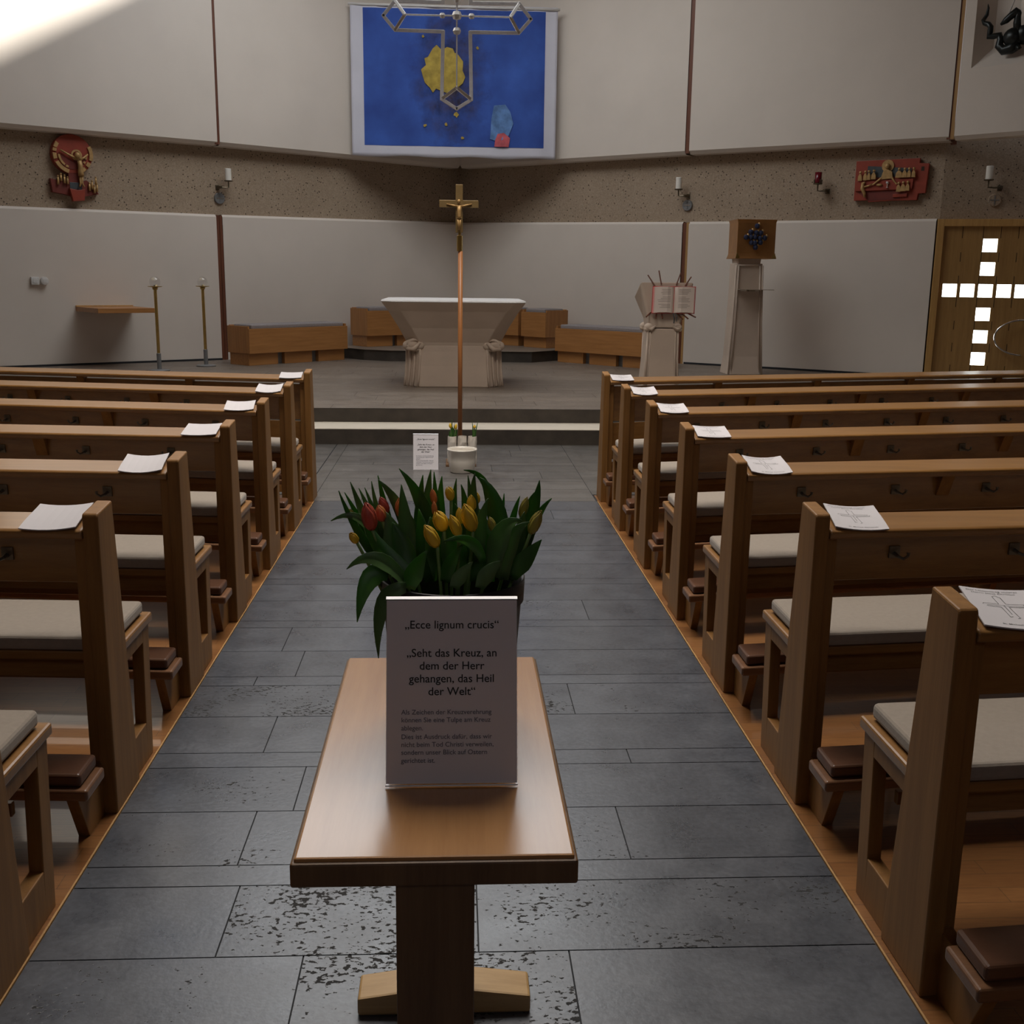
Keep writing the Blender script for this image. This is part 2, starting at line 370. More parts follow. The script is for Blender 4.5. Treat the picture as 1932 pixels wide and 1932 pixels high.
# door wall: concrete return beside and above, plain wall beyond the door
b = MB(); e = DP + DD * 2.62; e2 = DP + DD * 3.3
b.poly([(e.x, e.y, .26), (e2.x, e2.y, .26), (e2.x, e2.y, 2.436), (e.x, e.y, 2.436)]); struct(b.build('wall_beside_door', M['plaster']))
# upper white panels with a chamfered lower edge
def upper(name, pts):
    b = MB(); rings = []
    for o, z in ((.27, 3.425), (.05, 3.425), (0, 3.475), (0, ZC)):
        rings.append([(q.x, q.y, z) for q in offs([tuple(p) for p in pts], o)])
    b.loft(rings, False, False); struct(b.build(name, M['plaster']))
U2 = [Vector(p) for p in UP]
upper('wall_upper_left', [U2[0], U2[1], U2[2]])
upper('wall_upper_apse_left', [along(U2[2], U2[3], .04), U2[3]])
upper('wall_upper_apse_right', [U2[3], along(U2[4], U2[3], .07)])
upper('wall_upper_right', [U2[4], along(U2[5], U2[4], .02)])
# upper right panel with the splayed statue niche
a = U2[5]; d = (U2[6] - U2[5]).normalized(); n = Vector((d.y, -d.x)); LEN = 4.45
def W(u, o, z): q = a + d * u - n * o; return (q.x, q.y, z)
b = MB(W); u0, u1, z0, z1 = .19, 1.55, 4.295, 7.3; v0, v1, y0, y1 = .345, 1.40, 4.56, 7.1; dp = .26
for q in ([(.05, 3.475), (LEN, 3.475), (LEN, z0), (.05, z0)], [(.05, z0), (u0, z0), (u0, z1), (.05, z1)], [(u1, z0), (LEN, z0), (LEN, z1), (u1, z1)], [(.05, z1), (LEN, z1), (LEN, ZC), (.05, ZC)]):
    b.poly([(u, 0, z) for u, z in q])
b.poly([(.05, 0, 3.475), (LEN, 0, 3.475), (LEN, .05, 3.425), (.05, .05, 3.425)]); b.poly([(.05, .05, 3.425), (LEN, .05, 3.425), (LEN, .27, 3.425), (.05, .27, 3.425)])
O = [(u0, 0, z0), (u1, 0, z0), (u1, 0, z1), (u0, 0, z1)]; I = [(v0, dp, y0), (v1, dp, y0), (v1, dp, y1), (v0, dp, y1)]
for i in range(4): j = (i + 1) % 4; b.poly([O[i], O[j], I[j], I[i]])
b.poly(I)
struct(b.build('wall_upper_niche', M['plaster']))
# wooden joint strips
def joint(nm, p, dr, z0_, z1_, w_, lightside=0):
    nn = Vector((dr.y, -dr.x))
    f = lambda u, o, z: tuple((p + dr * u + nn * o)) + (z,)
    b = MB(f); b.box(0, w_ * .55, -.09, -.012, z0_, z1_); o = struct(b.build(nm, M['redwood']))
    b = MB(f); b.box(w_ * .55, w_, -.09, -.004, z0_, z1_); b.build('light_edge', M['jointlight'] if lightside else M['redwood'], o)
dA = (LO[3] - LO[2]).normalized(); dB = (LO[4] - LO[3]).normalized()
joint('trim_1', LO[2] + dA * .005, dA, .27, 2.44, .09)
joint('trim_2', gB0 + dB * .005, dB, .27, 2.44, .115, 1)
dAu = (U2[3] - U2[2]).normalized(); dBu = (U2[4] - U2[3]).normalized(); dRu = (U2[5] - U2[4]).normalized()
joint('trim_3', U2[2] - dAu * .028, dAu, 3.44, ZC, .066)
joint('trim_4', along(U2[4], U2[3], .068), dBu, 3.44, ZC, .066)
joint('trim_5', along(U2[5], U2[4], .05), dRu, 3.44, ZC, .09, 1)
# added backing shell behind the panels, stops sky light leaking through the joints
for nm, o_, z0_, z1_ in (('wall_leak_backing', .27, .0, ZC),):
    b = MB(); P_ = offs(UP, .27)[:5] + [Vector((6.60, 15.06)), Vector((6.60, 15.06)) + DD * 3.3]
    b.loft([[(q.x, q.y, z) for q in P_] for z in (z0_, 3.7)], False, False); b.loft([[(q.x, q.y, z) for q in offs(UP, .28)[:6]] for z in (3.4, z1_)], False, False); struct(b.build(nm, M['redwood']))
# skirting along podium walls
b = MB()
for P in ([LO[0], LO[1], LO[2]], [LO[4], DP]):
    q = offs([tuple(p) for p in P], -.012)
    b.loft([[(p.x, p.y, z) for p in q] for z in (.26, .318)], False, False)
struct(b.build('baseboard_apse', M['grout']))
# side and rear walls, ceiling with the slot that lets the sun onto the left wall
b = MB(); b.poly([(-8.6, -5, 0), (-8.6, 13.55, 0), (-8.6, 13.55, ZC), (-8.6, -5, ZC)]); struct(b.build('wall_side_left', M['sidewall']))
b = MB(); b.poly([(9.6, -5, 0), (9.6, 14.1, 0), (9.6, 14.1, ZC), (9.6, -5, ZC)]); struct(b.build('wall_side_right', M['sidewall']))
b = MB(); b.poly([(-8.8, -5, 0), (9.7, -5, 0), (9.7, -5, ZC), (-8.8, -5, ZC)]); struct(b.build('wall_rear', M['rear']))
b = MB(); O = [(-9.2, -5.2, ZC), (9.9, -5.2, ZC), (9.9, 20.5, ZC), (-9.2, 20.5, ZC)]
I = [(-4.225, 13.682, ZC), (-2.85, 15.796, ZC), (-3.75, 16.75, ZC), (-6.3, 14.99, ZC)]
for i in range(4): j = (i + 1) % 4; b.poly([O[i], O[j], I[j], I[i]])
struct(b.build('ceiling', M['ceiling']))

# ------------------------------------------------------------------ floors
def slabs(name, rows, m, z, gap=.004):
    """rows: (y0, y1, x0, x1, [joints], [pit values])"""
    me = bpy.data.meshes.new(name); V = []; F = []; pit = []
    for y0, y1, x0, x1, js, ps in rows:
        e = [x0] + sorted(js) + [x1]
        for i in range(len(e) - 1):
            a0, a1, b0, b1 = e[i] + gap / 2, e[i + 1] - gap / 2, y0 + gap / 2, y1 - gap / 2
            k = len(V); V += [(a0, b0, z), (a1, b0, z), (a1, b1, z), (a0, b1, z)]; F.append((k, k + 1, k + 2, k + 3))
            pit.append(ps[i] if ps and i < len(ps) else random.choice((-1, -1, -.5, -.2, .1)))
    me.from_pydata(V, [], F); me.materials.append(m)
    at_ = me.attributes.new('pit', 'FLOAT', 'FACE')
    for i, p in enumerate(pit): at_.data[i].value = p
    o = bpy.data.objects.new(name, me); C.objects.link(o); return o
XL, XR = -1.008, 1.042
Ys = [1.62, 1.73, 2.04, 2.35, 2.663, 2.767, 3.078, 3.384, 3.496, 3.808, 4.12, 4.22, 4.526, 4.85, 4.95, 5.275, 5.57, 5.68, 5.983, 6.293, 6.409, 6.732, 7.042, 7.15, 7.441, 7.75]
J = {2.04: ([-.36, .279], [.42, .95, -.3]), 2.35: ([-.57, .06], [-.5, 1.0, .62]), 2.663: ([], [.1]), 2.767: ([-.598, .498], [.42, .5, .15]), 3.078: ([-.49], [.40, .15]),
     3.384: ([.597], [-.2, -.6]), 3.496: ([-.651], [-.7, -.45]), 3.808: ([.453], [.8, .2]), 4.12: ([-.796], [-1, -.5]), 4.22: ([-.646], [-.6, .2]), 4.526: ([-.747, .12], [-1, .1, -.8]), 4.85: ([], [-.2]),
     4.95: ([.644], [.45, -.8]), 5.275: ([-.35], [-.8, -.8]), 5.57: ([], [-1])}
rows = []
y = -4.6; k = 0
while y < 1.5: rows.append((y, y + .31, XL, XR, [random.uniform(-.6, .6)], None)); y += .31
rows[-1] = (rows[-1][0], 1.62, XL, XR, [.1], None)
for a0, a1 in zip(Ys, Ys[1:]):
    js, ps = J.get(a0, (None, None))
    if js is None: js = [random.uniform(-.7, .7)] if random.random() < .75 else []; ps = [random.choice((-1, -.6, -.3)) for _ in range(3)]
    rows.append((a0, a1, XL, XR, js, ps))
y = 7.75; Y2 = [7.87, 8.2, 8.53, 8.657, 8.97, 9.3, 9.42, 9.75, 10.08, 10.46]
for y1 in Y2:
    js = [random.uniform(-.8, .8) for _ in range(random.choice((1, 1, 2)))]
    rows.append((y, y1, -1.025, 1.035, js, None)); y = y1
for x0, x1 in ((-1.125, -1.025), (1.035, 1.135)):
    rows.append((8.0, 9.25, x0, x1, [], [-1])); rows.append((9.25, 10.46, x0, x1, [], [-1]))
for sgn in (-1, 1):
    y = 8.0
    while y < 10.4:
        y1 = min(10.46, y + random.choice((.31, .41))); e = sorted((sgn * 1.13, sgn * 8.6))
        rows.append((y, y1, e[0], e[1], [sgn * (1.6 + random.random() * .5 + i * .95) for i in range(7)], None)); y = y1
fl = struct(slabs('floor', [q for q in rows if q[0] < 7.74], M['slab'], 0.0)); struct(slabs('floor_crossing', [q for q in rows if q[0] >= 7.74], M['slab_warm_lit'], 0.0))
b = MB(); b.box(-8.7, 9.7, -5, 10.6, -.06, -.004); struct(b.build('floor_bed', M['grout']))
for nm, x0, x1 in (('floor_parquet_left', -8.6, XL - .004), ('floor_parquet_right', XR + .004, 9.6)):
    b = MB(); b.box(x0, x1, -4.8, 7.97, -.02, .001); struct(b.build(nm, M['parquet']))
for nm, x0 in (('trim_6', XL - .005), ('trim_7', XR)):
    b = MB(); b.box(x0, x0 + .005, -4.8, 7.75, -.01, .003); struct(b.build(nm, M['jointlight']))
# two steps up to the podium
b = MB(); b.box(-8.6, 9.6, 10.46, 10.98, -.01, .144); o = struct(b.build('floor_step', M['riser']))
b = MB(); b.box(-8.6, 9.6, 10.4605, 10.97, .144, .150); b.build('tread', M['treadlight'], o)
HP = .289
b = MB(); b.prism([(-8.8, 10.954), (9.6, 10.954), (9.6, 14.6), (5.6, 16.2), (.1, 20.6), (-3.6, 18.0), (-8.8, 15.5)], 2, .1, HP - .003); struct(b.build('floor_podium', M['riser']))
rows = []; y = 10.95
while y < 20:
    y1 = y + random.choice((.3, .3, .42, .2)); js = [random.uniform(-8, 8) for _ in range(14)]
    xa = min(8.6, 5.6 + (16.3 - y) * 1.24 if y > 14 else 8.6); rows.append((y, y1, -min(8.6, xa + .5), xa, [q for q in js if -xa + .1 < q < xa - .1], [random.choice((-1, -.9, -.6)) for _ in range(16)])); y = y1
struct(slabs('floor_podium_slabs', rows, M['slab_apse'], HP))
b = MB(); b.prism([(-2.0, 17.9), (-1.42, 17.28), (-1.0, 17.08), (.82, 17.07), (1.2, 17.05), (1.62, 17.5), (2.2, 18.1), (.1, 19.9)], 2, HP, .452); o = struct(b.build('floor_dais', M['riser']))
b = MB(); b.prism([(-2.0, 17.9), (-1.43, 17.27), (-1.0, 17.065), (.82, 17.055), (1.21, 17.035), (1.63, 17.49), (2.2, 18.1), (.1, 19.9)], 2, .4521, .456); b.build('dais_top', M['slab_apse'], o)
#@@OBJECTS
# ------------------------------------------------------------------ pews
ORD_R = ['nearest pew on the right, at the bottom right corner', 'second nearest pew on the right of the aisle', 'third nearest pew on the right of the aisle', 'middle pew of the seven on the right', 'third pew from the front on the right', 'second pew from the front on the right']
ORD_L = ['nearest pew on the left, cut by the picture edge', 'second nearest pew on the left of the aisle', 'third nearest pew on the left of the aisle', 'middle pew of the seven on the left', 'third pew from the front on the left', 'second pew from the front on the left']
T_R = [.08, .10, .14, .19, .22, .26, .27]; T_L = [.05, .06, .08, .10, .17, .20, .21]
PITCH, Y0 = .929, 2.144
def pew(sg, k, L=4.7):
    x0 = 1.062 if sg > 0 else -1.012
    y0 = Y0 + PITCH * k; tn = (T_R if sg > 0 else T_L)[k]; org = (x0, y0, 0)
    f = lambda u, v, z: (x0 + sg * u, y0 + v + tn * u, z)
    front = k == 6
    side = 'right' if sg > 0 else 'left'
    if front: root = thing('prayer_desk', 'oak kneeling desk with closed front panels, first row on the %s before the steps' % side, 'desk', org, 0, 'front row prayer desks')
    else: root = thing('church_pew', 'oak pew with cream seat pad, ' + (ORD_R if sg > 0 else ORD_L)[k], 'pew', org, 0, 'oak pews on both sides of the aisle')
    B = lambda: MB(f, org)
    for uu in (0, L):
        b = B(); b.prism([(0, 0), (.235, 0), (.138, .938), (.006, .926), (0, .918)], 0, uu, uu + .046); b.build('end_post', M['oakz'], root, .006)
        b = B(); e = .046 if uu == 0 else -.034; b.prism([(.022, 0), (.2, 0), (.125, .86), (.022, .85)], 0, uu + e, uu + e + .034); b.build('inner_stile', M['oakz'], root, .004)
    b = B(); b.prism([(0, .850), (.186, .861), (.186, .889), (.004, .878), (-.004, .871)], 0, .048, L); b.build('book_rest', M['oakx'], root, .006, seg=3)
    if front:
        for z0_, z1_ in ((.585, .835), (.305, .572), (.05, .285)):
            b = B(); b.box(.08, L, .055, .078, z0_, z1_); b.build('front_panel', M['oakx'], root, .002)
    else:
        b = B(); b.prism([(.066, .705), (.090, .705), (.074, .857), (.050, .856)], 0, .08, L); back = b.build('back_panel', M['oakx'], root, .002)
    u = .86
    while u < L - .1:
        b = B(); b.prism([(.004, .852), (.10, .857), (.075, .765), (.05, .765)], 0, u, u + .055); b.build('bracket', M['oakz'], root, .002); u += .82
    if not front:
        u = .27 if k != 1 or sg < 0 else .26; i = 0
        while u < L - .3 and i < (5 if k < 4 else 6):
            b = B(); b.box(u, u + .034, .048, .058, .775, .812); b.tube([(u + .017, .05, .79), (u + .017, .02, .787), (u + .03, .008, .783), (u + .045, .012, .79), (u + .047, .014, .80)], [.006, .005, .005, .0045, .006], 6)
            b.build('coat_hook', M['hook'], back); u += .395; i += 1
        b = B(); b.box(.004, L, .09, .492, .452, .484); b.build('seat_board', M['oakx'], root, .007)
        b = B(); b.box(.024, L - .01, .078, .462, .487, .531); b.build('seat_cushion', M['cushion'], root, .013, seg=3)
        b = B(); b.box(.06, L, .13, .15, .385, .448); b.build('seat_rail', M['oakx'], root, .002)
        b = B(); b.box(.06, L, .34, .36, .30, .335); b.build('stretcher', M['oakx'], root, .002)
        for uu in (.012, L - .05):
            b = B()
            b.prism([(.372, .0), (.438, .0), (.470, .452), (.40, .452)], 0, uu, uu + .038)
            b.prism([(.18, .405), (.40, .405), (.40, .452), (.18, .452)], 0, uu, uu + .038)
            b.prism([(.20, .0), (.38, .0), (.382, .13), (.20, .13)], 0, uu, uu + .038)
            b.build('seat_support', M['oakz'], root, .003)
    b = B(); b.box(.0, L, -.245, -.09, .163, .197); kb = b.build('kneeler_board', M['kneel'], root, .008, seg=3)
    b = B(); b.box(.022, L - .02, -.228, -.088, .198, .236); b.build('kneeler_pad', M['pad'], kb, .010, seg=3)
    u = .04
    while u < L:
        b = B(); b.prism([(.02, 0), (-.135, 0), (-.215, .163), (.02, .163)], 0, u, u + .034); b.build('kneeler_foot', M['oakz'], root, .002); u += 1.53
    return x0, y0, tn
LEAF_R = ['nearest on the right, beside the lowest post', 'on the second nearest right book rest', 'on the third nearest right book rest', 'on the middle right book rest', 'on the right book rest third from the front', 'on the right book rest second from the front', 'on the front right desk, farthest right']
LEAF_L = [None, 'on the second nearest left book rest, largest on the left', 'on the third nearest left book rest', 'on the middle left book rest', 'on the left book rest third from the front', 'on the left book rest second from the front', 'on the front left desk, farthest left']
def leaflet(sg, k, x0, y0, tn, rot, printed):
    a = math.atan2(.011, .182); ux = .064; W_, H_ = .155, .24
    cu = .006 + .004 * ((k * 7) % 3)
    org = (x0 + sg * (ux + W_ / 2), y0, .885)
    def f(p, q, o=0):          # p across 0..W_, q up from the near edge 0..H_
        px, py = (p - W_ / 2), q
        xx = px * math.cos(rot) - py * math.sin(rot); yy = px * math.sin(rot) + py * math.cos(rot)
        z = .8785 + (yy + .016) * math.tan(a) + .0035 + cu * ((q / H_ - .55) ** 2) * (-1.6 if q < .55 * H_ else .8) + cu * .7 * (2 * p / W_ - 1) ** 2 + o
        return (org[0] + xx, y0 - .012 + yy + tn * (ux + W_ / 2), z)
    b = MB(None, org); nx, ny = 6, 8
    for o_, flip in ((.003, 0), (0, 1)):
        g = [[b.v(f(W_ * i / nx, H_ * j / ny, o_)) for i in range(nx + 1)] for j in range(ny + 1)]
        for j in range(ny):
            for i in range(nx): b.face([g[j][i], g[j][i + 1], g[j + 1][i + 1], g[j + 1][i]])
        if flip == 0: top = g
    for i in range(nx): b.face([top[0][i], top[0][i + 1], g[0][i + 1], g[0][i]]); b.face([top[-1][i], top[-1][i + 1], g[-1][i + 1], g[-1][i]])
    for j in range(ny): b.face([top[j][0], top[j + 1][0], g[j + 1][0], g[j][0]]); b.face([top[j][-1], top[j + 1][-1], g[j + 1][-1], g[j][-1]])
    o = tag(b.build('leaflet', M['leaflet'], None), ('white leaflet with a drawn cross, ' if printed else 'plain looking white leaflet, ') + (LEAF_R if sg > 0 else LEAF_L)[k], 'leaflet', 'leaflets on the book rests')
    if printed:
        g = lambda x, y_: f(x, y_, .0036)
        text([('Der Leidensweg unseres', .068, .219, 'CENTER'), ('Herrn Jesus Christus', .068, .205, 'CENTER'), ('St. Wolfgang Gemeinde', .085, .016, 'CENTER')][:2], .112, g, 'cover_title', M['ink_grey'], o, org)
        text([('St. Michael Gemeinde', .085, .017, 'CENTER')], .085, g, 'cover_footer', M['ink_grey'], o, org)
        b = MB(lambda x, y_, z: f(x * 1.05, y_ * 1.19, .0036), org)
        def ln(p, q, w_=.0007):
            d_ = (Vector(q) - Vector(p)); nn = Vector((-d_.y, d_.x)).normalized() * w_
            b.poly([(p[0] + nn.x, p[1] + nn.y, 0), (q[0] + nn.x, q[1] + nn.y, 0), (q[0] - nn.x, q[1] - nn.y, 0), (p[0] - nn.x, p[1] - nn.y, 0)])
        for p, q in [((.058, .158), (.061, .118)), ((.074, .156), (.076, .120)), ((.058, .158), (.066, .163)), ((.066, .163), (.070, .156)), ((.070, .156), (.074, .156)),
                     ((.030, .118), (.061, .118)), ((.076, .120), (.112, .120)), ((.030, .118), (.027, .112)), ((.036, .102), (.062, .102)), ((.036, .102), (.034, .107)), ((.036, .109), (.116, .110)), ((.078, .104), (.115, .104)), ((.112, .120), (.111, .115)), ((.118, .112), (.115, .104)),
                     ((.062, .102), (.066, .052)), ((.078, .104), (.084, .050)), ((.066, .052), (.072, .055)), ((.079, .046), (.086, .050)), ((.070, .112), (.073, .066))]: ln(p, q)
        b.build('cross_drawing', M['ink_grey'], o)
RR = [-.21, -.17, -.09, -.10, -.07, -.06, -.05]; RL = [0, .10, .13, .08, .12, .07, .08]
for sg in (1, -1):
    for k in range(7):
        x0, y0, tn = pew(sg, k)
        if sg > 0 or k > 0: leaflet(sg, k, x0, y0, tn, (RR if sg > 0 else RL)[k], sg > 0)

# ------------------------------------------------------------------ table with sign and tulip bucket
ZT_ = .76
tb = thing('table', 'narrow beech table in the aisle carrying the sign and the tulip bucket', 'table', (-.028, 1.9, 0))
b = MB(None, (-.028, 1.9, 0)); b.box(-.236, .180, 1.468, 2.332, ZT_ - .012, ZT_); b.build('table_top', M['table'], tb, .004)
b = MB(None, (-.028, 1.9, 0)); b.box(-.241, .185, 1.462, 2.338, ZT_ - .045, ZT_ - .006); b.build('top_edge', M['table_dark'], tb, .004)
for yy in (1.475, 2.13):
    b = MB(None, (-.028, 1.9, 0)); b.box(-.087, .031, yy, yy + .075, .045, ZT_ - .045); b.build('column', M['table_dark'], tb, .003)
    b = MB(None, (-.028, 1.9, 0)); b.loft([[(x, y_, z) for x, z in ((-.212, 0), (.170, 0), (.170, .042), (.03, .060), (-.085, .060), (-.212, .042))] for y_ in (yy - .005, yy + .085)]); b.build('foot', M['table_light'], tb, .006)
# sign in a clear acrylic stand
def sign(org, W_, H_, tilt, label, dark):
    x0, y0, z0_ = org; s_, c_ = math.sin(tilt), math.cos(tilt)
    f = lambda u, v, o=0: (x0 + u, y0 + v * s_ - o * c_, z0_ + .003 + v * c_ + o * s_)
    g3 = lambda u, o, v: f(u, v, o)
    r = thing('notice_stand', label, 'sign', (x0 + W_ / 2, y0, z0_), 0, 'notices about laying a tulip at the cross')
    og = tuple(r.location)
    b = MB(g3, og); b.box(.001, W_ - .001, -.0006, .0, .003, H_ - .002); b.build('paper_sheet', M['paper'], r)
    b = MB(g3, og); b.box(0, W_, .0012, .003, 0, H_); b.box(0, W_, -.0035, -.002, .01, H_); b.build('acrylic_pane', M['acrylic'], r)
    b = MB(None, og); b.box(x0, x0 + W_, y0 - .001, y0 + .085, z0_ + .0005, z0_ + .003); b.build('acrylic_foot', M['acrylic'], r)
    b = MB(g3, og); b.loft([[(u_, -.0045, H_ + .0045), (u_, .003, H_), (u_, .003, H_ - .001), (u_, -.0045, H_ - .001)] for u_ in (0, W_)]); b.box(0, W_, .001, .0032, -.001, .0012); b.build('acrylic_edge_glint', M['acrylic_edge_glint'], r)  # whitened wedge shaped to carry the glint along the top edge
    sc = W_ / .222; g = lambda x, y_: f(x * sc, y_ * sc, .0008)
    L1 = [('\u201eEcce lignum crucis\u201c', .111, .2625, 'CENTER'), ('\u201eSeht das Kreuz, an', .111, .2150, 'CENTER'), ('dem der Herr', .111, .1935, 'CENTER'), ('gehangen, das Heil', .111, .1720, 'CENTER'), ('der Welt\u201c', .111, .1505, 'CENTER')]
    text(L1, .158 * sc, lambda x, y_: f(x if False else x, y_, .0008), 'headline', M['ink'], r, og) if sc == 1 else text([(t_, x * sc, y_ * sc, al) for t_, x, y_, al in L1], .158 * sc, lambda x, y_: f(x, y_, .0008), 'headline', M['ink'], r, og)
    L2 = [('Als Zeichen der Kreuzverehrung', .026, .1185, 'LEFT'), ('k\u00f6nnen Sie eine Tulpe am Kreuz', .026, .1055, 'LEFT'), ('ablegen.', .026, .0920, 'LEFT'), ('Dies ist Ausdruck daf\u00fcr, dass wir', .026, .0775, 'LEFT'), ('nicht beim Tod Christi verweilen,', .026, .0645, 'LEFT'), ('sondern unser Blick auf Ostern', .026, .0515, 'LEFT'), ('gerichtet ist.', .026, .0380, 'LEFT')]
    text([(t_, x * sc, y_ * sc, al) for t_, x, y_, al in L2], .152 * sc, lambda x, y_: f(x, y_, .0008), 'small_print', M['ink_blue'], r, og)
sign((-.115, 1.693, ZT_), .222, .312, math.radians(15), 'large white notice in a clear stand on the aisle table, before the tulips', 1)
sign((-.347, 9.035, .0), .212, .299, math.radians(10), 'small white notice in a clear stand on the floor, left of the vases', 0)

# bucket of tulips
BX, BY, BR, BZ = -.0035, 2.003, .138, 1.043
bk = thing('flower_bucket', 'black plastic bucket full of tulips behind the large notice on the table', 'bucket', (BX, BY, ZT_))
b = MB(None, (BX, BY, ZT_)); hb = BZ - ZT_
b.lathe([(.114, .0), (.1315, hb - .045), (.136, hb - .045), (BR, hb - .002), (BR - .003, hb), (BR - .008, hb - .003), (.126, hb - .05), (.108, .008)], (BX, BY, ZT_), 48); b.build('bucket_body', M['blackplastic'], bk, smooth=True)
b = MB(None, (BX, BY, ZT_)); b.lathe([(.0, .19), (.117, .19), (.117, .192), (0, .192)], (BX, BY, ZT_), 32); b.build('water', M['blackplastic'], bk)

VIEW = Vector((0, -1, .45)).normalized()
def bez(p, q, r, t): return p * (1 - t) ** 2 + q * 2 * t * (1 - t) + r * t * t
def blade(b, base, ctl, tip, width, face=None, n=9, fold=.22, tw=0, blunt=.8):
    base, ctl, tip = Vector(base), Vector(ctl), Vector(tip); nrm = (face or VIEW).normalized(); prev = None; rows_ = []
    for i in range(n + 1):
        t = i / n; p = bez(base, ctl, tip, t); dd = ((ctl - base) * (1 - t) + (tip - ctl) * t).normalized()
        side = dd.cross(nrm)
        if side.length < 1e-4: side = Vector((1, 0, 0))
        side.normalize(); up = side.cross(dd)
        if tw: side = Matrix.Rotation(tw * t, 3, dd) @ side; up = side.cross(dd)
        w_ = width * (.55 + .45 * min(1, t / .35)) * max(0, 1 - max(0, (t - .35) / .65) ** (1.75 * blunt)) * .5 + .0006
        rows_.append([b.v(tuple(p - side * w_)), b.v(tuple(p - up * w_ * fold * 2)), b.v(tuple(p + side * w_))])
    for a_, c_ in zip(rows_, rows_[1:]):
        for j in range(2): b.face([a_[j], a_[j + 1], c_[j + 1], c_[j]])
def blossom(b, base, tip, r, open_=0.0):
    base, tip = Vector(base), Vector(tip); ax = (tip - base); H_ = ax.length; ax.normalize()
    u = ax.cross(Vector((0, 1, .1))).normalized(); v = ax.cross(u)
    prof = [(0, .25), (.08, .62), (.22, .92), (.42, 1.0), (.62, .93), (.78, .70), (.9, .36), (1, .05)]
    for ring in (0, 1):
        for k in range(3):
            a0 = 2 * PI * k / 3 + ring * PI / 3 + .5; rows_ = []
            for t, rr in prof:
                half = (.95 if t < .6 else .95 * max(.05, (1 - t) / .4) ** .8) * (1 if t > .06 else .8)
                row = []
                for j in range(5):
                    s_ = (j / 2 - 1); aa = a0 + half * s_
                    R = r * (rr + open_ * t * .8) * (1.04 if ring else .95) * (1 - .05 * abs(s_))
                    row.append(b.v(tuple(base + ax * (H_ * (t - (.03 * abs(s_)) - (.04 if ring and t == 1 else 0))) + (u * math.cos(aa) + v * math.sin(aa)) * R)))
                rows_.append(row)
            for p, q in zip(rows_, rows_[1:]):
                for j in range(4): b.face([p[j], p[j + 1], q[j + 1], q[j]])
PXM = 1 / 980.
def P3(px, py, dy=0): return at(px, py, BY + dy)
# blossoms: (base px, tip px, depth, radius px, colour, opening, label)
FL = [((702, 999), (690, 947), -.07, 15, 'r', .05, 'large red tulip with yellow streaks, leftmost of the red ones'),
      ((722, 983), (714, 952), -.03, 11, 'r', .0, 'small red tulip tucked right of the large red one'),
      ((730, 968), (717, 937), .02, 10, 'r', .0, 'upper red tulip leaning left above the small red one'),
      ((762, 977), (754, 938), .01, 14, 'o', .1, 'orange pink tulip half hidden behind a broad leaf'),
      ((820, 950), (815, 922), .05, 7, 'o', .0, 'slim orange tulip at the middle top, above another'),
      ((821, 972), (818, 946), .03, 6, 'o', .0, 'slim orange tulip below the one at the middle top'),
      ((674, 1024), (660, 1005), -.04, 8, 'y', .2, 'yellow tulip bending left at the lower left edge'),
      ((666, 974), (654, 960), .0, 7, 'g', .0, 'greenish bud at the far left, under a thin leaf'),
      ((825, 1031), (801, 990), -.10, 13, 'y', .05, 'yellow tulip lowest in the bunch, leaning left'),
      ((838, 1001), (823, 964), -.05, 14, 'y', .25, 'open yellow tulip with a jagged rim, left of centre'),
      ((866, 1011), (850, 971), -.08, 11, 'y', .0, 'narrow yellow tulip in the middle, leaning left'),
      ((870, 988), (866, 957), .0, 9, 'y', .0, 'yellow tulip partly behind the biggest yellow one'),
      ((893, 1001), (876, 950), -.07, 15, 'y', .03, 'biggest yellow tulip right of centre'),
      ((851, 944), (846, 918), .06, 8, 'y', .5, 'small open yellow tulip at the top middle'),
      ((890, 964), (889, 933), .02, 10, 'y', .0, 'yellow tulip above the biggest one, beneath a leaf'),
      ((900, 950), (899, 928), .04, 7, 'y', .0, 'yellow tulip tip at the right of the upper yellow one'),
      ((932, 1003), (924, 975), -.05, 8, 'g', .0, 'green closed bud in the right half of the bunch'),
      ((983, 975), (995, 937), .0, 9, 'g', .0, 'orange tipped bud wrapped in a leaf at the right'),
      ((1001, 1006), (1021, 962), -.04, 12, 'g', .0, 'greenish yellow bud at the far right')]
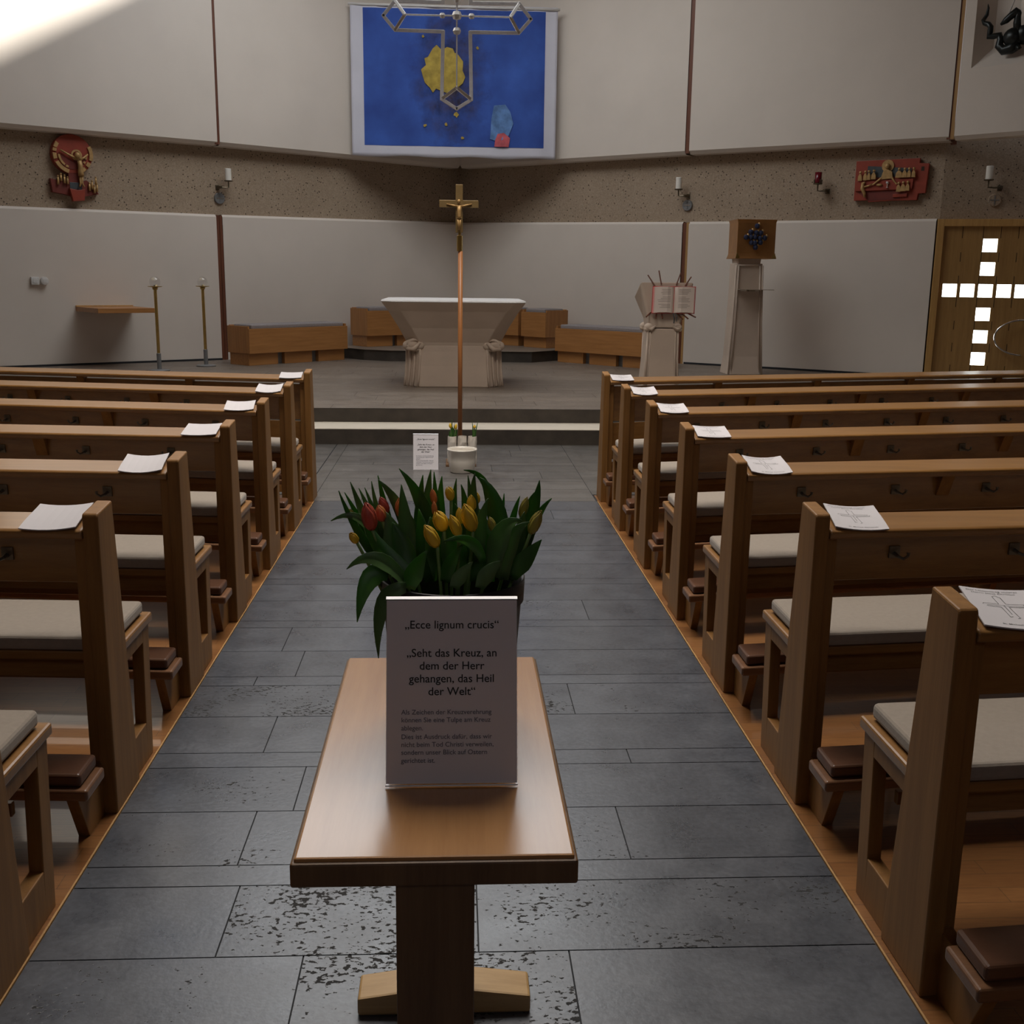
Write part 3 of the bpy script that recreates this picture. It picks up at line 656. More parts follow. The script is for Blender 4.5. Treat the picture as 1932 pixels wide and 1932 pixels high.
# leaves: (base px, control px, tip px, width px, depth base, depth tip, front colour)
LV = [((735, 1085), (670, 1010), (639, 926), 16, -.02, -.03), ((740, 1085), (690, 1000), (650, 929), 17, .02, 0), ((735, 1090), (690, 985), (661, 909), 22, 0, 0), ((745, 1085), (715, 1000), (677, 921), 20, .05, .05), ((750, 1085), (712, 980), (688, 920), 15, .06, .06),
      ((752, 1080), (712, 985), (701, 908), 15, .05, .05), ((755, 1080), (728, 965), (713, 897), 17, .06, .06), ((795, 1075), (770, 960), (714, 905), 30, .03, .03), ((775, 1060), (765, 990), (757, 914), 30, -.05, -.03), ((815, 1060), (815, 950), (753, 884), 32, .05, .06),
      ((800, 1070), (786, 970), (798, 896), 26, .06, .07), ((808, 1070), (800, 970), (813, 886), 30, .07, .09), ((826, 1060), (824, 970), (819, 890), 20, .08, .10), ((836, 1060), (826, 960), (834, 898), 24, .08, .10),
      ((705, 1015), (678, 950), (624, 983), 15, -.03, -.03), ((768, 1102), (708, 1020), (654, 1074), 27, -.11, -.12), ((735, 1085), (688, 1060), (674, 1174), 38, -.10, -.13), ((766, 1108), (704, 1112), (714, 1242), 32, -.13, -.14),
      ((790, 1092), (715, 1060), (682, 965), 34, -.10, -.06), ((752, 1088), (748, 1010), (728, 966), 46, -.06, -.03), ((772, 1112), (780, 1075), (806, 1038), 34, -.12, -.12),
      ((858, 1060), (852, 960), (861, 903), 18, .08, .08), ((880, 1060), (885, 960), (870, 914), 20, .05, .05), ((890, 1060), (892, 960), (883, 897), 18, .07, .07), ((905, 1060), (885, 950), (896, 892), 26, .03, .03),
      ((925, 970), (926, 888), (875, 887), 15, .05, .03), ((950, 1060), (940, 930), (905, 901), 38, .0, .02), ((905, 1060), (900, 990), (921, 940), 26, -.05, -.05), ((930, 1050), (948, 985), (951, 931), 13, .04, .04),
      ((955, 1050), (965, 975), (981, 936), 15, .0, 0), ((975, 1050), (985, 965), (1008, 929), 16, .02, .02), ((970, 1090), (1012, 960), (1018, 906), 26, -.01, -.01), ((985, 1060), (1005, 970), (1041, 940), 18, .0, 0),
      ((930, 1090), (935, 975), (985, 982), 38, -.08, -.08), ((950, 1095), (955, 1000), (999, 985), 32, -.07, -.07), ((965, 1090), (992, 1052), (1022, 1018), 34, -.05, -.05), ((912, 1062), (896, 1000), (836, 1022), 20, -.10, -.12),
      ((830, 1095), (820, 1000), (812, 975), 44, -.04, -.02), ((860, 1098), (858, 1010), (840, 975), 50, -.06, -.04), ((895, 1098), (905, 1020), (880, 985), 46, -.05, -.03), ((856, 1110), (866, 1085), (892, 1060), 26, -.12, -.12), ((905, 1110), (918, 1075), (948, 1058), 30, -.115, -.11),
      ((812, 1098), (800, 1020), (790, 960), 40, -.03, 0), ((838, 1098), (846, 1060), (874, 1026), 26, -.09, -.10), ((960, 1095), (978, 1010), (990, 965), 34, -.05, -.03), ((775, 1095), (760, 1020), (740, 985), 40, -.08, -.05), ((920, 1098), (918, 1010), (905, 960), 44, -.02, .02), ((880, 1090), (872, 1000), (858, 950), 40, .02, .04)]
own = [[] for _ in FL]
for i, q in enumerate(LV):
    j = min(range(len(FL)), key=lambda j: abs(FL[j][0][0] - (q[0][0] * .5 + q[2][0] * .5)) + 10 * len(own[j]) + .2 * abs(FL[j][0][1] - q[2][1])); own[j].append(q)
for j, (bp, tp, dy, rp, col, op, lab) in enumerate(FL):
    base = P3(*bp, dy); tip = P3(*tp, dy)
    foot = Vector((BX + (base.x - BX) * .45, BY + (base.y - BY) * .4, .90))
    r = thing('tulip', lab, 'tulip', tuple(foot), 0, 'tulips in the black bucket'); og = tuple(foot)
    b = MB(None, og); mid = Vector((foot.x * .45 + base.x * .55, foot.y * .4 + base.y * .6, foot.z * .42 + base.z * .58))
    b.tube([tuple(bez(foot, mid, base, t / 8)) for t in range(9)], .0032, 7); b.build('stem', M['stem'], r, smooth=True)
    b = MB(None, og); blossom(b, base, tip, rp * PXM * .88, op); b.build('blossom', M['petal_' + col], r, smooth=True, solid=.0008)
    for (lb, lc, lt, lw, d0, d1) in own[j]:
        b = MB(None, og); B_, K_, T_ = P3(*lb, d0), P3(*lc, (d0 + d1) / 2), P3(*lt, d1)
        rr = random.Random(lt[0] * 31 + lt[1]); fc = Vector((rr.uniform(-.5, .5), -1, .25 + rr.uniform(-.2, .3)))
        blade(b, B_, K_, T_, lw * PXM * 1.0, fc); o = b.build('leaf', M['leaf' if rr.random() < .7 else 'leaf2'], r, smooth=True, solid=.0009)
# ------------------------------------------------------------------ door with a cross of glass squares
AD = math.atan2(DD.y, DD.x)
door = bpy.data.objects.new('door_1', None); C.objects.link(door); door.location = (DP.x, DP.y, 0); door.rotation_euler = (0, 0, AD); struct(door)
b = MB(); zt = 2.43
b.box(.02, .108, -.03, .12, .26, zt); b.box(.108, 2.55, -.03, .12, 2.335, zt); b.box(2.55, 2.64, -.03, .12, .26, zt); b.build('door_frame', M['doorframe'], door, .004)
SQ = [(.62, .806, 2.0, 2.175), (.618, .804, 1.69, 1.865), (.162, .346, 1.40, 1.575), (.39, .572, 1.40, 1.575), (.618, .804, 1.40, 1.575), (.852, 1.036, 1.40, 1.575), (1.08, 1.262, 1.40, 1.575), (.616, .802, 1.085, 1.26), (.612, .798, .782, .957), (.61, .796, .482, .657)]
def leaf_door(sgn, off_):
    X = lambda u: off_ + sgn * u
    us = sorted({.11, 1.325} | {q[0] for q in SQ} | {q[1] for q in SQ}); zs = sorted({.29, 2.335} | {q[2] for q in SQ} | {q[3] for q in SQ})
    b = MB(lambda u, y, z: (X(u), y, z))
    for i in range(len(us) - 1):
        for j in range(len(zs) - 1):
            cu, cz = (us[i] + us[i + 1]) / 2, (zs[j] + zs[j + 1]) / 2
            if any(q[0] < cu < q[1] and q[2] < cz < q[3] for q in SQ): continue
            b.poly([(us[i], .012, zs[j]), (us[i + 1], .012, zs[j]), (us[i + 1], .012, zs[j + 1]), (us[i], .012, zs[j + 1])])
    for (a0, a1, c0, c1) in SQ:
        for p, q in (((a0, c0), (a1, c0)), ((a1, c0), (a1, c1)), ((a1, c1), (a0, c1)), ((a0, c1), (a0, c0))):
            b.poly([(p[0], .012, p[1]), (q[0], .012, q[1]), (q[0], .06, q[1]), (p[0], .06, p[1])])
    nb = len(b.b.faces)
    for u in (.352, .613, .835, 1.056):
        for z0_, z1_ in ((.29, .48), (.66, .78), (.96, 1.08), (1.265, 1.395), (1.58, 1.685), (1.87, 1.995), (2.18, 2.335)):
            b.box(u - .004, u + .004, .0105, .013, z0_, z1_)
    o = b.build('door_leaf', [M['doorwood'], M['seam']], door)
    for k, f_ in enumerate(o.data.polygons): f_.material_index = 1 if k >= nb else 0
    for (a0, a1, c0, c1) in SQ:
        b = MB(lambda u, y, z: (X(u), y, z)); b.box(a0 - .004, a1 + .004, .050, .058, c0 - .004, c1 + .004); b.build('window_pane', M['daylight'], o)
    b = MB(lambda u, y, z: (X(u), y, z))
    pts = [(1.225 - .352 * math.sin(t), -.065, .874 + .235 * math.cos(t)) for t in [PI * i / 18 for i in range(19)]]
    b.tube([(1.225, .012, 1.109)] + pts + [(1.225, .012, .639)], .013, 8); b.build('door_handle', M['chrome'], o, smooth=True)
leaf_door(1, 0); leaf_door(-1, 2.66)

# ------------------------------------------------------------------ banner and hanging cross
bn = thing('banner', 'large blue printed cloth banner with white border hung across the apse corner', 'banner', (-.012, 18.28, 4.57))
og = (-.012, 18.28, 4.57)
def cloth(x0, x1, z0_, z1_, y_, nx, nz, name, m, par, amp=.012, hang=True):
    b = MB(None, og); g = []
    for j in range(nz + 1):
        r = []
        for i in range(nx + 1):
            s_, t_ = i / nx, j / nz; x = x0 + (x1 - x0) * s_; z = z0_ + (z1_ - z0_) * t_
            yy = y_ + amp * math.sin(x * 7.1 + z * .6) * (1.1 - t_ * .5) + .006 * math.sin(x * 17 + 1) + .004 * math.sin(z * 9 + x * 2)
            if hang and j == 0: z += .010 * math.sin(x * 6) - .006 * s_
            r.append(b.v((x, yy, z)))
        g.append(r)
    for j in range(nz):
        for i in range(nx): b.face([g[j][i], g[j][i + 1], g[j + 1][i + 1], g[j + 1][i]])
    return b.build(name, m, par, smooth=True, solid=.003 if m is M['linen'] else 0)
cloth(-1.632, 1.612, 3.452, 5.72, 18.28, 80, 40, 'cloth', M['linen'], bn)
pf = cloth(-1.435, 1.420, 3.615, 5.655, 18.275, 80, 40, 'printed_field', M['print'], bn, hang=False)
b = MB(None, og); b.tube([(-1.66, 18.27, 5.70), (1.64, 18.27, 5.688)], .02, 10); b.build('top_rod', M['white'], bn, smooth=True)
def blot(name, pts, m, y_=18.262):
    b = MB(None, og); f = lambda x, z: y_ + .012 * math.sin(x * 7.1 + z * .6) * (1.1 - (z - 3.615) / 2.04 * .5) + .006 * math.sin(x * 17 + 1) + .004 * math.sin(z * 9 + x * 2)
    c_ = (sum(p[0] for p in pts) / len(pts), sum(p[1] for p in pts) / len(pts)); cv = b.v((c_[0], f(*c_), c_[1])); ring = [b.v((x, f(x, z), z)) for x, z in pts]
    for i in range(len(ring)): b.face([cv, ring[i], ring[(i + 1) % len(ring)]])
    b.build(name, m, pf)
rr = random.Random(3)
blot('ochre_patch', [(-.17 + (.33 + rr.uniform(-.07, .05)) * math.cos(t), 4.76 + (.36 + rr.uniform(-.08, .06)) * math.sin(t)) for t in [2 * PI * i / 26 for i in range(26)]], M['ochre'])
for cx, cz, r_ in ((.02, 4.1, .04), (-.47, 3.93, .03), (-.14, 3.95, .025), (.35, 5.1, .03), (-.5, 5.25, .025), (.12, 3.75, .03)):
    blot('ochre_fleck', [(cx + r_ * rr.uniform(.5, 1.2) * math.cos(t), cz + r_ * rr.uniform(.5, 1.2) * math.sin(t)) for t in [2 * PI * i / 9 for i in range(9)]], M['ochre'])
blot('pale_blue_patch', [(.56, 3.74), (.70, 3.70), (.86, 3.80), (.93, 3.98), (.88, 4.16), (.80, 4.27), (.62, 4.25), (.58, 4.05)], M['lightblue'])
blot('coral_patch', [(.63, 3.625), (.86, 3.625), (.88, 3.76), (.78, 3.84), (.68, 3.82), (.64, 3.72)], M['pinkred'], 18.258)

hc = thing('hanging_cross', 'open silver cross of steel bars with crystal knots, hanging before the blue banner', 'cross', (.02, 13, 4.40))
og2 = (.02, 13, 4.40)
def bar(name, p, q, w_=.034):
    b = MB(None, og2); p, q = Vector((p[0], p[2] if len(p) > 2 else 13, p[1])), Vector((q[0], q[2] if len(q) > 2 else 13, q[1]))
    d_ = (q - p).normalized(); u = d_.cross(Vector((0, 1, 0))); u = u.normalized() if u.length > .01 else Vector((1, 0, 0)); v = d_.cross(u)
    h = w_ / 2; p = p - d_ * h * .6; q = q + d_ * h * .6
    b.loft([[tuple(c_ + u * a * h + v * e * h) for a, e in ((-1, -1), (1, -1), (1, 1), (-1, 1))] for c_ in (p, q)]); b.build(name, M['steel'], hc, .003)
F_, K_ = 12.93, 13.06
xl, xr = -.133, .170
for sg, (xo, xt, xi, xc) in ((-1, (-.795, -.665, -.553, xl)), (1, (.845, .712, .612, xr))):
    zc_ = 4.405; zt_, zb_ = 4.56, 4.258
    for p, q in (((xo, zc_), (xt, zt_)), ((xo, zc_), (xt, zb_)), ((xt, zt_), (xi, zc_, F_)), ((xt, zb_), (xi, zc_, F_)), ((xt, zt_), (xc, zt_ - .005)), ((xt, zb_), (xc, zb_ - .005))): bar('arm_bar', p, q)
    bar('inner_bar', (xi, zc_, F_), (.02, 4.405, F_), .016)
for x in (xl, xr):
    bar('shaft_bar', (x, 4.253), (x + (-.016 if x < 0 else .014), 3.543), .04); bar('shaft_bar', (x, 4.555), (x, 4.86), .04)
for sz, z1_, z2_, zi in ((1, 3.543, 3.442, 3.655), (-1, 4.86, 4.96, 4.76)):
    for x in (xl - .016 if sz > 0 else xl, xr + .014 if sz > 0 else xr): bar('end_bar', (x, z1_), (.019, z2_)); bar('end_bar', (x, z1_), (.019, zi, F_))
bar('inner_bar', (.019, 3.655, F_), (.02, 4.405, F_), .016); bar('inner_bar', (.02, 4.405, F_), (.02, 4.76, F_), .016)
for x, z, r_ in ((.02, 4.41, .056), (-.14, 4.405, .034), (.182, 4.405, .036), (.02, 4.248, .046), (.02, 4.565, .04)):
    b = MB(None, og2); b.ball((x, F_, z), r_, 6, 4); b.build('crystal_knot', M['steel'], hc)
for x in (xl, xr):
    b = MB(None, og2); b.tube([(x, 13, 4.87), (x, 13, ZC)], .003, 5); b.build('cable', M['steel'], hc)

# ------------------------------------------------------------------ wall candle holders and discs
CO = offs(UP, .25)
def wall_frame(name, label, cat, p, dr, z, group=None):
    return thing(name, label, cat, (p[0], p[1], z), math.atan2(dr.y, dr.x), group)
dAc = (CO[3] - CO[2]).normalized(); dBc = (CO[4] - CO[3]).normalized(); dRc = (CO[5] - CO[4]).normalized()
def sconce(p, dr, z, cu, label, red=False):
    """wall point p, candle foot at u = cu along the wall, .17 out"""
    r = wall_frame('wall_lamp' if red else 'candle_sconce', label, 'lamp' if red else 'candle holder', p, dr, z, None if red else 'wall candle holders')
    b = MB(); b.box(-.03, .03, -.012, .006, -.035, .035); b.build('wall_plate', M['bronze'], r, .002)
    b = MB(); b.box(-.016, .016, -.16, -.01, -.018, .016)
    b.tube([(0, -.15, 0), (cu * .55, -.165, -.006), (cu, -.17, .0), (cu, -.17, .085)], .011, 8); b.build('arm', M['bronze'], r, smooth=False)
    b = MB(); b.lathe([(.012, .08), (.06, .086), (.064, .10), (.058, .10), (0, .092)], (cu, -.17, 0), 20); b.build('drip_dish', M['bronze'], r)
    if red:
        b = MB(); b.lathe([(.040, .10), (.046, .12), (.050, .25), (.046, .25), (.038, .12), (0, .112)], (cu, -.17, 0), 20); b.build('red_glass', M['redglass'], r, smooth=True)
        b = MB()
        for k in range(4): t = PI / 4 + k * PI / 2; b.tube([(cu + .055 * math.cos(t), -.17 + .055 * math.sin(t), .085), (cu + .062 * math.cos(t), -.17 + .062 * math.sin(t), .15)], .007, 6)
        b.build('claw', M['bronze'], r)
    else:
        b = MB(); b.lathe([(.046, .098), (.046, .265), (.040, .272), (.012, .270), (0, .268)], (cu, -.17, 0), 20); b.build('candle', M['candle'], r, smooth=False)
        b = MB(); b.tube([(cu, -.17, .265), (cu + .003, -.17, .287)], .002, 5); b.build('wick', M['seam'], r)
sconce((-3.56, 17.195), dAc, 2.845, .10, 'white candle on a wall arm left of the blue banner')
sconce((3.584, 17.207), dBc, 2.835, -.085, 'white candle on a wall arm right of the banner, above the lectern')
sconce((7.287, 14.814), DD, 2.835, -.17, 'white candle on a wall arm above the glazed door at the far right')
sconce((5.321, 15.934), dRc, 2.845, -.09, 'red sanctuary glass on a wall arm left of the red relief panel', True)
def disc(p, dr, z, label, bright):
    r = wall_frame('wall_disc', label, 'disc', p, dr, z, 'round wall discs under the candles')
    b = MB(lambda x, y, q: (x, -q, y)); b.lathe([(.082, 0), (.082, .028), (.076, .034), (0, .034)], (0, 0, 0), 28); b.build('plate', M['greysteel'] if bright else M['concrete'], r)
    b = MB(); b.box(-.055, .055, -.040, -.033, -.006, .006); b.build('cross_bar', M['chrome'] if bright else M['greysteel'], r)
    b = MB(); b.box(-.006, .006, -.039, -.033, -.055, .055); b.build('upright', M['greysteel'], r)
disc((-3.545, 17.207), dAc, 2.69, 'grey metal disc with cross below the candle left of the banner', True)
disc((3.583, 17.208), dBc, 2.70, 'grey metal disc with cross below the candle above the lectern', True)
disc((7.239, 14.829), DD, 2.68, 'pale stone disc below the candle above the door', False)

# ------------------------------------------------------------------ red enamel reliefs
dL = (CO[2] - CO[1]).normalized(); p0 = CO[1] + dL * .93
r = wall_frame('risen_figure_relief', 'red round wall relief of a gilded figure with raised arms on the left', 'relief', p0, dL, 2.98)
def plate(pts, y0_, y1_, name, m, par, bev=.004):
    b = MB(); b.prism(pts, 1, y0_, y1_); return b.build(name, m, par, bev)
E_ = lambda cx, cz, rx, rz, a0=0, a1=2 * PI, n=36: [(cx + rx * math.cos(a0 + (a1 - a0) * i / n), cz + rz * math.sin(a0 + (a1 - a0) * i / n)) for i in range(n)]
plate(E_(.0, .18, .27, .265), -.10, -.002, 'disc', M['redpaint'], r)
plate([(-.19, .18)] + E_(0, .18, .19, .2, PI, 2 * PI, 24) + [(.19, .18), (.0, .09)], -.108, -.10, 'dark_field', M['reddark'], r, 0)
plate([(-.07, -.06), (.09, -.06), (.07, -.3), (-.07, -.3)], -.10, -.002, 'shaft', M['reddark'], r)
plate([(-.31, -.15), (-.07, -.19), (.09, -.19), (.17, -.15), (.27, -.22), (.33, -.33), (.14, -.37), (.12, -.42), (-.1, -.36), (-.29, -.33)], -.09, -.002, 'base', M['reddark'], r)
plate([(-.08, -.275), (.03, -.295), (.125, -.275), (.11, -.43), (-.04, -.445)], -.16, -.07, 'base_block', M['redpaint'], r)
plate([(-.06, -.19), (.11, -.19), (.10, -.28), (-.06, -.28)], -.105, -.09, 'slate_ledge', M['blueslate'], r)
for k, (a0, a1, ro) in enumerate([(2.5, 2.8, .262), (2.86, 3.02, .262), (3.12, 3.45, .262), (3.6, 4.45, .262), (5.2, 5.45, .262), (5.6, 5.85, .262), (6.0, 6.75, .275), (3.2, 4.05, .195), (4.15, 4.35, .195), (5.35, 5.5, .195), (5.62, 5.78, .195), (5.95, 6.3, .195)]):
    ri = ro - (.05 if ro > .2 else .028); n_ = 10
    pts = [(ro * math.cos(a0 + (a1 - a0) * i / n_), .18 + ro * math.sin(a0 + (a1 - a0) * i / n_)) for i in range(n_ + 1)] + [(ri * math.cos(a1 - (a1 - a0) * i / n_), .18 + ri * math.sin(a1 - (a1 - a0) * i / n_)) for i in range(n_ + 1)]
    plate(pts, -.122, -.10, 'gilded_segment', M['gold'], r, .002)
b = MB(); b.tube([(.075, -.15, .10), (.085, -.15, .02), (.085, -.14, -.05), (.09, -.14, -.10)], [.03, .034, .036, .042], 10)
b.tube([(.075, -.14, -.09), (.078, -.13, -.2), (.06, -.14, -.245)], [.02, .014, .012], 8); b.tube([(.10, -.14, -.09), (.10, -.13, -.2), (.125, -.14, -.245)], [.02, .014, .012], 8)
b.tube([(.07, -.15, .11), (-.05, -.14, .165), (-.16, -.13, .225)], [.018, .014, .012], 8); b.tube([(.08, -.15, .11), (.14, -.14, .14), (.20, -.13, .19)], [.018, .014, .012], 8)
b.ball((.05, -.165, .165), (.038, .035, .045), 12, 8); b.build('gilded_figure', M['gold'], r, smooth=True)
b = MB(); b.lathe([(.055, -.012), (.075, -.010), (.075, .002), (.055, .002)], (0, 0, 0), 20); bm_o = b
b2 = MB(lambda x, y, q: (x + .045, -.135 - q, y + .17)); b2.lathe([(.05, 0), (.072, 0), (.072, .012), (.05, .012)], (0, 0, 0), 20, cap=False); b2.build('halo', M['gold'], r); bm_o.b.free()
for x, z, h in ((-.215, -.13, .10), (-.175, -.10, .08), (-.13, -.12, .09), (-.09, -.14, .08), (.20, -.2, .09), (.235, -.17, .10), (.265, -.23, .09), (.29, -.12, .09), (.30, -.2, .1)):
    b = MB(); b.tube([(x, -.115, z), (x, -.115, z - h)], [.013, .017], 8); b.ball((x, -.118, z + .012), .013, 8, 5); b.build('small_figure', M['gold'], r, smooth=True)

p0 = CO[4] + dRc * 2.9
r = wall_frame('supper_relief', 'red rectangular wall relief of gilded figures at a table, high on the right', 'relief', p0, dRc, 2.96)
plate([(-.44, -.26), (-.24, -.26), (-.24, -.285), (.06, -.27), (.42, -.272), (.43, -.186), (.523, -.183), (.544, .203), (.415, .212), (.42, .278), (-.44, .273)], -.07, -.002, 'panel', M['redpaint'], r)
plate([(-.28, .04), (.32, .05), (.32, .15), (-.275, .20)], -.074, -.07, 'slate_window', M['blueslate'], r, 0)
plate([(-.40, -.145), (.16, -.135), (.20, -.255), (-.23, -.265)], -.074, -.07, 'dark_recess', M['reddark'], r, 0)
plate([(-.42, -.005), (.36, .012), (.35, -.125), (-.42, -.135)], -.10, -.07, 'table_board', M['redpaint'], r)
plate([(.10, -.185), (.29, -.18), (.29, -.225), (.10, -.23)], -.095, -.07, 'step_board', M['redpaint'], r)
plate([(.445, .11), (.485, .11), (.485, .165), (.445, .165)], -.072, -.069, 'square_hole', M['seam'], r, 0)
b = MB(); b.loft([[(x, -.085 + e, z) for x, z in ((-.085, .01), (.085, .02), (.07, .11), (.0, .15), (-.05, .12))] for e in (0, -.03)]); b.ball((0, -.11, .185), (.035, .03, .042), 12, 8)
b.tube([(-.07, -.11, .03), (-.13, -.12, -.02), (-.18, -.12, -.06)], [.016, .013, .012], 7); b.tube([(.07, -.11, .04), (.11, -.12, -.02), (.15, -.12, -.06)], [.016, .013, .012], 7); b.build('central_figure', M['gold'], r, .004)
b = MB(lambda x, y, q: (x, -.078 - q, y + .19)); b.lathe([(.0, 0), (.082, 0), (.082, .010), (0, .010)], (0, 0, 0), 24, cap=False); b.build('halo', M['gold'], r)
for x, z, w_ in ((-.36, .06, .03), (-.29, .065, .027), (-.24, .07, .024), (-.175, .075, .033), (.165, .085, .045), (.24, .085, .034), (.30, .085, .026), (.36, .085, .026), (.175, -.10, .03), (.235, -.095, .036), (.295, -.09, .028)):
    b = MB(); b.loft([[(x - w_ * s_, -.10 - e * .025, z + q) for s_, q in ((-1, -.06), (1, -.06), (.9, .0), (.3, .035), (-.3, .035), (-.9, 0))] for e in (0, 1)]); b.ball((x, -.115, z + .055), .02, 8, 6); b.build('apostle_figure', M['gold'], r, .004)
b = MB(); b.tube([(-.315, -.11, -.02), (-.32, -.11, -.10), (-.285, -.11, -.17), (-.28, -.11, -.22)], [.022, .03, .022, .014], 8); b.tube([(-.30, -.11, -.08), (-.24, -.12, -.07), (-.18, -.12, -.045)], [.014, .011, .01], 7); b.ball((-.30, -.115, -.03), .022, 8, 6); b.build('kneeling_figure', M['gold'], r, smooth=True)
b = MB(); b.ball((-.09, -.11, -.06), (.045, .02, .018), 10, 6); b.build('bread', M['gold'], r, smooth=True)
b = MB(lambda x, y, q: (x, y - .115, q)); b.lathe([(.018, -.10), (.006, -.09), (.006, -.06), (.022, -.04), (.02, -.02)], (.02, 0, 0), 10); b.build('chalice', M['steel'], r)

# ------------------------------------------------------------------ statue group in the niche
a = U2[5]; d = (U2[6] - U2[5]).normalized(); p0 = a + d * .62
r = thing('dragon_statue', 'black bronze dragon pierced by a white lance in the upper right wall niche', 'statue', (p0.x, p0.y, 4.47), math.atan2(d.y, d.x))
q_ = lambda u, z, o: (u - .58, .17 - o, z - 4.49)
b = MB()
b.tube([q_(.268, 5.078, .12), q_(.278, 5.03, .12), q_(.268, 4.95, .12), q_(.235, 4.885, .14), q_(.262, 4.845, .16), q_(.325, 4.82, .18), q_(.355, 4.785, .18), q_(.345, 4.72, .16), q_(.335, 4.675, .16), q_(.40, 4.672, .16), q_(.46, 4.68, .14), q_(.478, 4.62, .14), q_(.47, 4.55, .15), q_(.53, 4.49, .15), q_(.62, 4.50, .15), q_(.70, 4.56, .14)],
       [.004, .014, .022, .026, .028, .033, .036, .036, .036, .038, .042, .046, .052, .06, .07, .08], 12)
b.ball(q_(.64, 4.63, .14), (.13, .11, .12), 14, 9); b.ball(q_(.76, 4.66, .12), (.12, .1, .13), 14, 9)
b.tube([q_(.70, 4.70, .14), q_(.67, 4.80, .15), q_(.69, 4.90, .16), q_(.66, 4.925, .18), q_(.60, 4.88, .19), q_(.545, 4.83, .2), q_(.485, 4.79, .2)], [.07, .05, .055, .05, .045, .04, .015], 12)
b.tube([q_(.70, 4.52, .16), q_(.73, 4.49, .2), q_(.75, 4.475, .24)], [.04, .03, .012], 8); b.build('dragon_body', M['blackbronze'], r, smooth=True)
b = MB(); b.tube([q_(.568, 4.885, .2), q_(.70, 5.25, .22), q_(.80, 5.5, .22)], .008, 7); b.build('lance', M['white'], r, smooth=True)
b = MB(); b.loft([[tuple(Vector(q_(u_, z, 0)) + Vector((rx * math.cos(t), -.15 + .09 * math.sin(t), 0))) for t in [2 * PI * k / 14 for k in range(14)]] for u_, z, rx in ((.86, 4.75, .14), (.86, 5.0, .17), (.87, 5.3, .15), (.88, 5.5, .13), (.88, 5.62, .05))]); b.ball(q_(.88, 5.70, .15), .075, 12, 8); b.build('robed_figure', M['plaster'], r, smooth=True)

# ------------------------------------------------------------------ left wall: shelf, switch boxes
dl = (LO[2] - LO[1]).normalized(); al = math.atan2(dl.y, dl.x)
p0 = LO[1] + dl * .832
r = thing('wall_shelf', 'wooden credence shelf projecting from the left wall beside the candlesticks', 'shelf', (p0.x, p0.y, 1.045), al)
b = MB(); b.prism([(0, 0), (.80, 0), (.80, -.93), (.02, -.93)], 2, 0, .064); b.build('shelf_board', M['benchx'], r, .003)
b = MB(); b.box(.0, .80, -.03, .0, .064, .080); b.build('wall_batten', M['doorframe'], r, .002)
for k, (u, w_, nm, lab) in enumerate(((.31, .105, 'light_switch', 'square white switch box on the left wall, nearer the picture edge'), (.43, .10, 'wall_socket', 'rounded white socket box on the left wall, beside the square switch'))):
    p0 = LO[1] + dl * u; r = thing(nm, lab, 'switch', (p0.x, p0.y, 1.458), al)
    b = MB(); b.box(-w_ / 2, w_ / 2, -.05, .002, -.052, .052) if k == 0 else b.prism(E_(0, 0, .05, .054, n=20), 1, -.075, .002); b.build('housing', M['white'], r, .006)
    b = MB(); b.box(-.03, .03, -.056 if k == 0 else -.08, -.04, -.03, .03); b.build('rocker' if k == 0 else 'cover', M['white'], r, .003)

# ------------------------------------------------------------------ candlesticks
def candlestick(x, y, label):
    r = thing('candlestick', label, 'candlestick', (x, y, HP), 0, 'brass floor candlesticks')
    b = MB(); b.lathe([(.135, 0), (.138, .012), (.12, .022), (.03, .028), (0, .028)], n=32); b.build('base', M['greysteel'], r)
    b = MB(); b.lathe([(.029, .02), (.029, .235), (.02, .24)], n=16); b.build('sleeve', M['greysteel'], r)
    b = MB(); b.lathe([(.021, .22), (.021, 1.075), (.035, 1.085), (.035, 1.10)], n=16); b.build('pole', M['brass'], r)
    b = MB(); b.lathe([(.03, 1.10), (.04, 1.108), (.092, 1.118), (.094, 1.124), (.04, 1.116), (0, 1.114)], n=28); b.build('dish', M['brass'], r)
    b = MB(); b.lathe([(.02, 1.115), (.02, 1.14), (.0, 1.142)], n=14); b.build('tealight', M['chrome'], r)
    b = MB(); b.lathe([(.052, 1.118), (.068, 1.15), (.072, 1.185), (.062, 1.22), (.035, 1.246), (.0, 1.254)], n=24, cap=False); b.build('glass_globe', M['glass'], r, smooth=True)
candlestick(-3.985, 15.02, 'brass candlestick with glass globe by the wall shelf, nearer the left')
candlestick(-3.548, 15.86, 'brass candlestick with glass globe near the wooden wall joint')

# ------------------------------------------------------------------ altar
al_ = thing('altar', 'pale limestone altar flaring to a white, brightly lit top in the middle of the podium', 'altar', (-.012, 13.6, HP))
def oct_(hx, hy, c_, z): return [(-hx + c_, -hy, z), (hx - c_, -hy, z), (hx, -hy + c_, z), (hx, hy - c_, z), (hx - c_, hy, z), (-hx + c_, hy, z), (-hx, hy - c_, z), (-hx, -hy + c_, z)]
b = MB(); b.loft([oct_(.605, .50, .20, 0), oct_(.602, .498, .20, .02), oct_(.578, .470, .17, .25), oct_(.566, .46, .16, .42), oct_(.565, .46, .16, .50)]); b.build('base', M['stone'], al_, .012)
b = MB(); b.loft([oct_(.545, .45, .17, .46), oct_(.57, .47, .16, .53), oct_(.655, .56, .16, .70), oct_(.77, .70, .15, .90), oct_(.842, .80, .13, 1.005)]); b.build('flared_body', M['stone'], al_, .01)
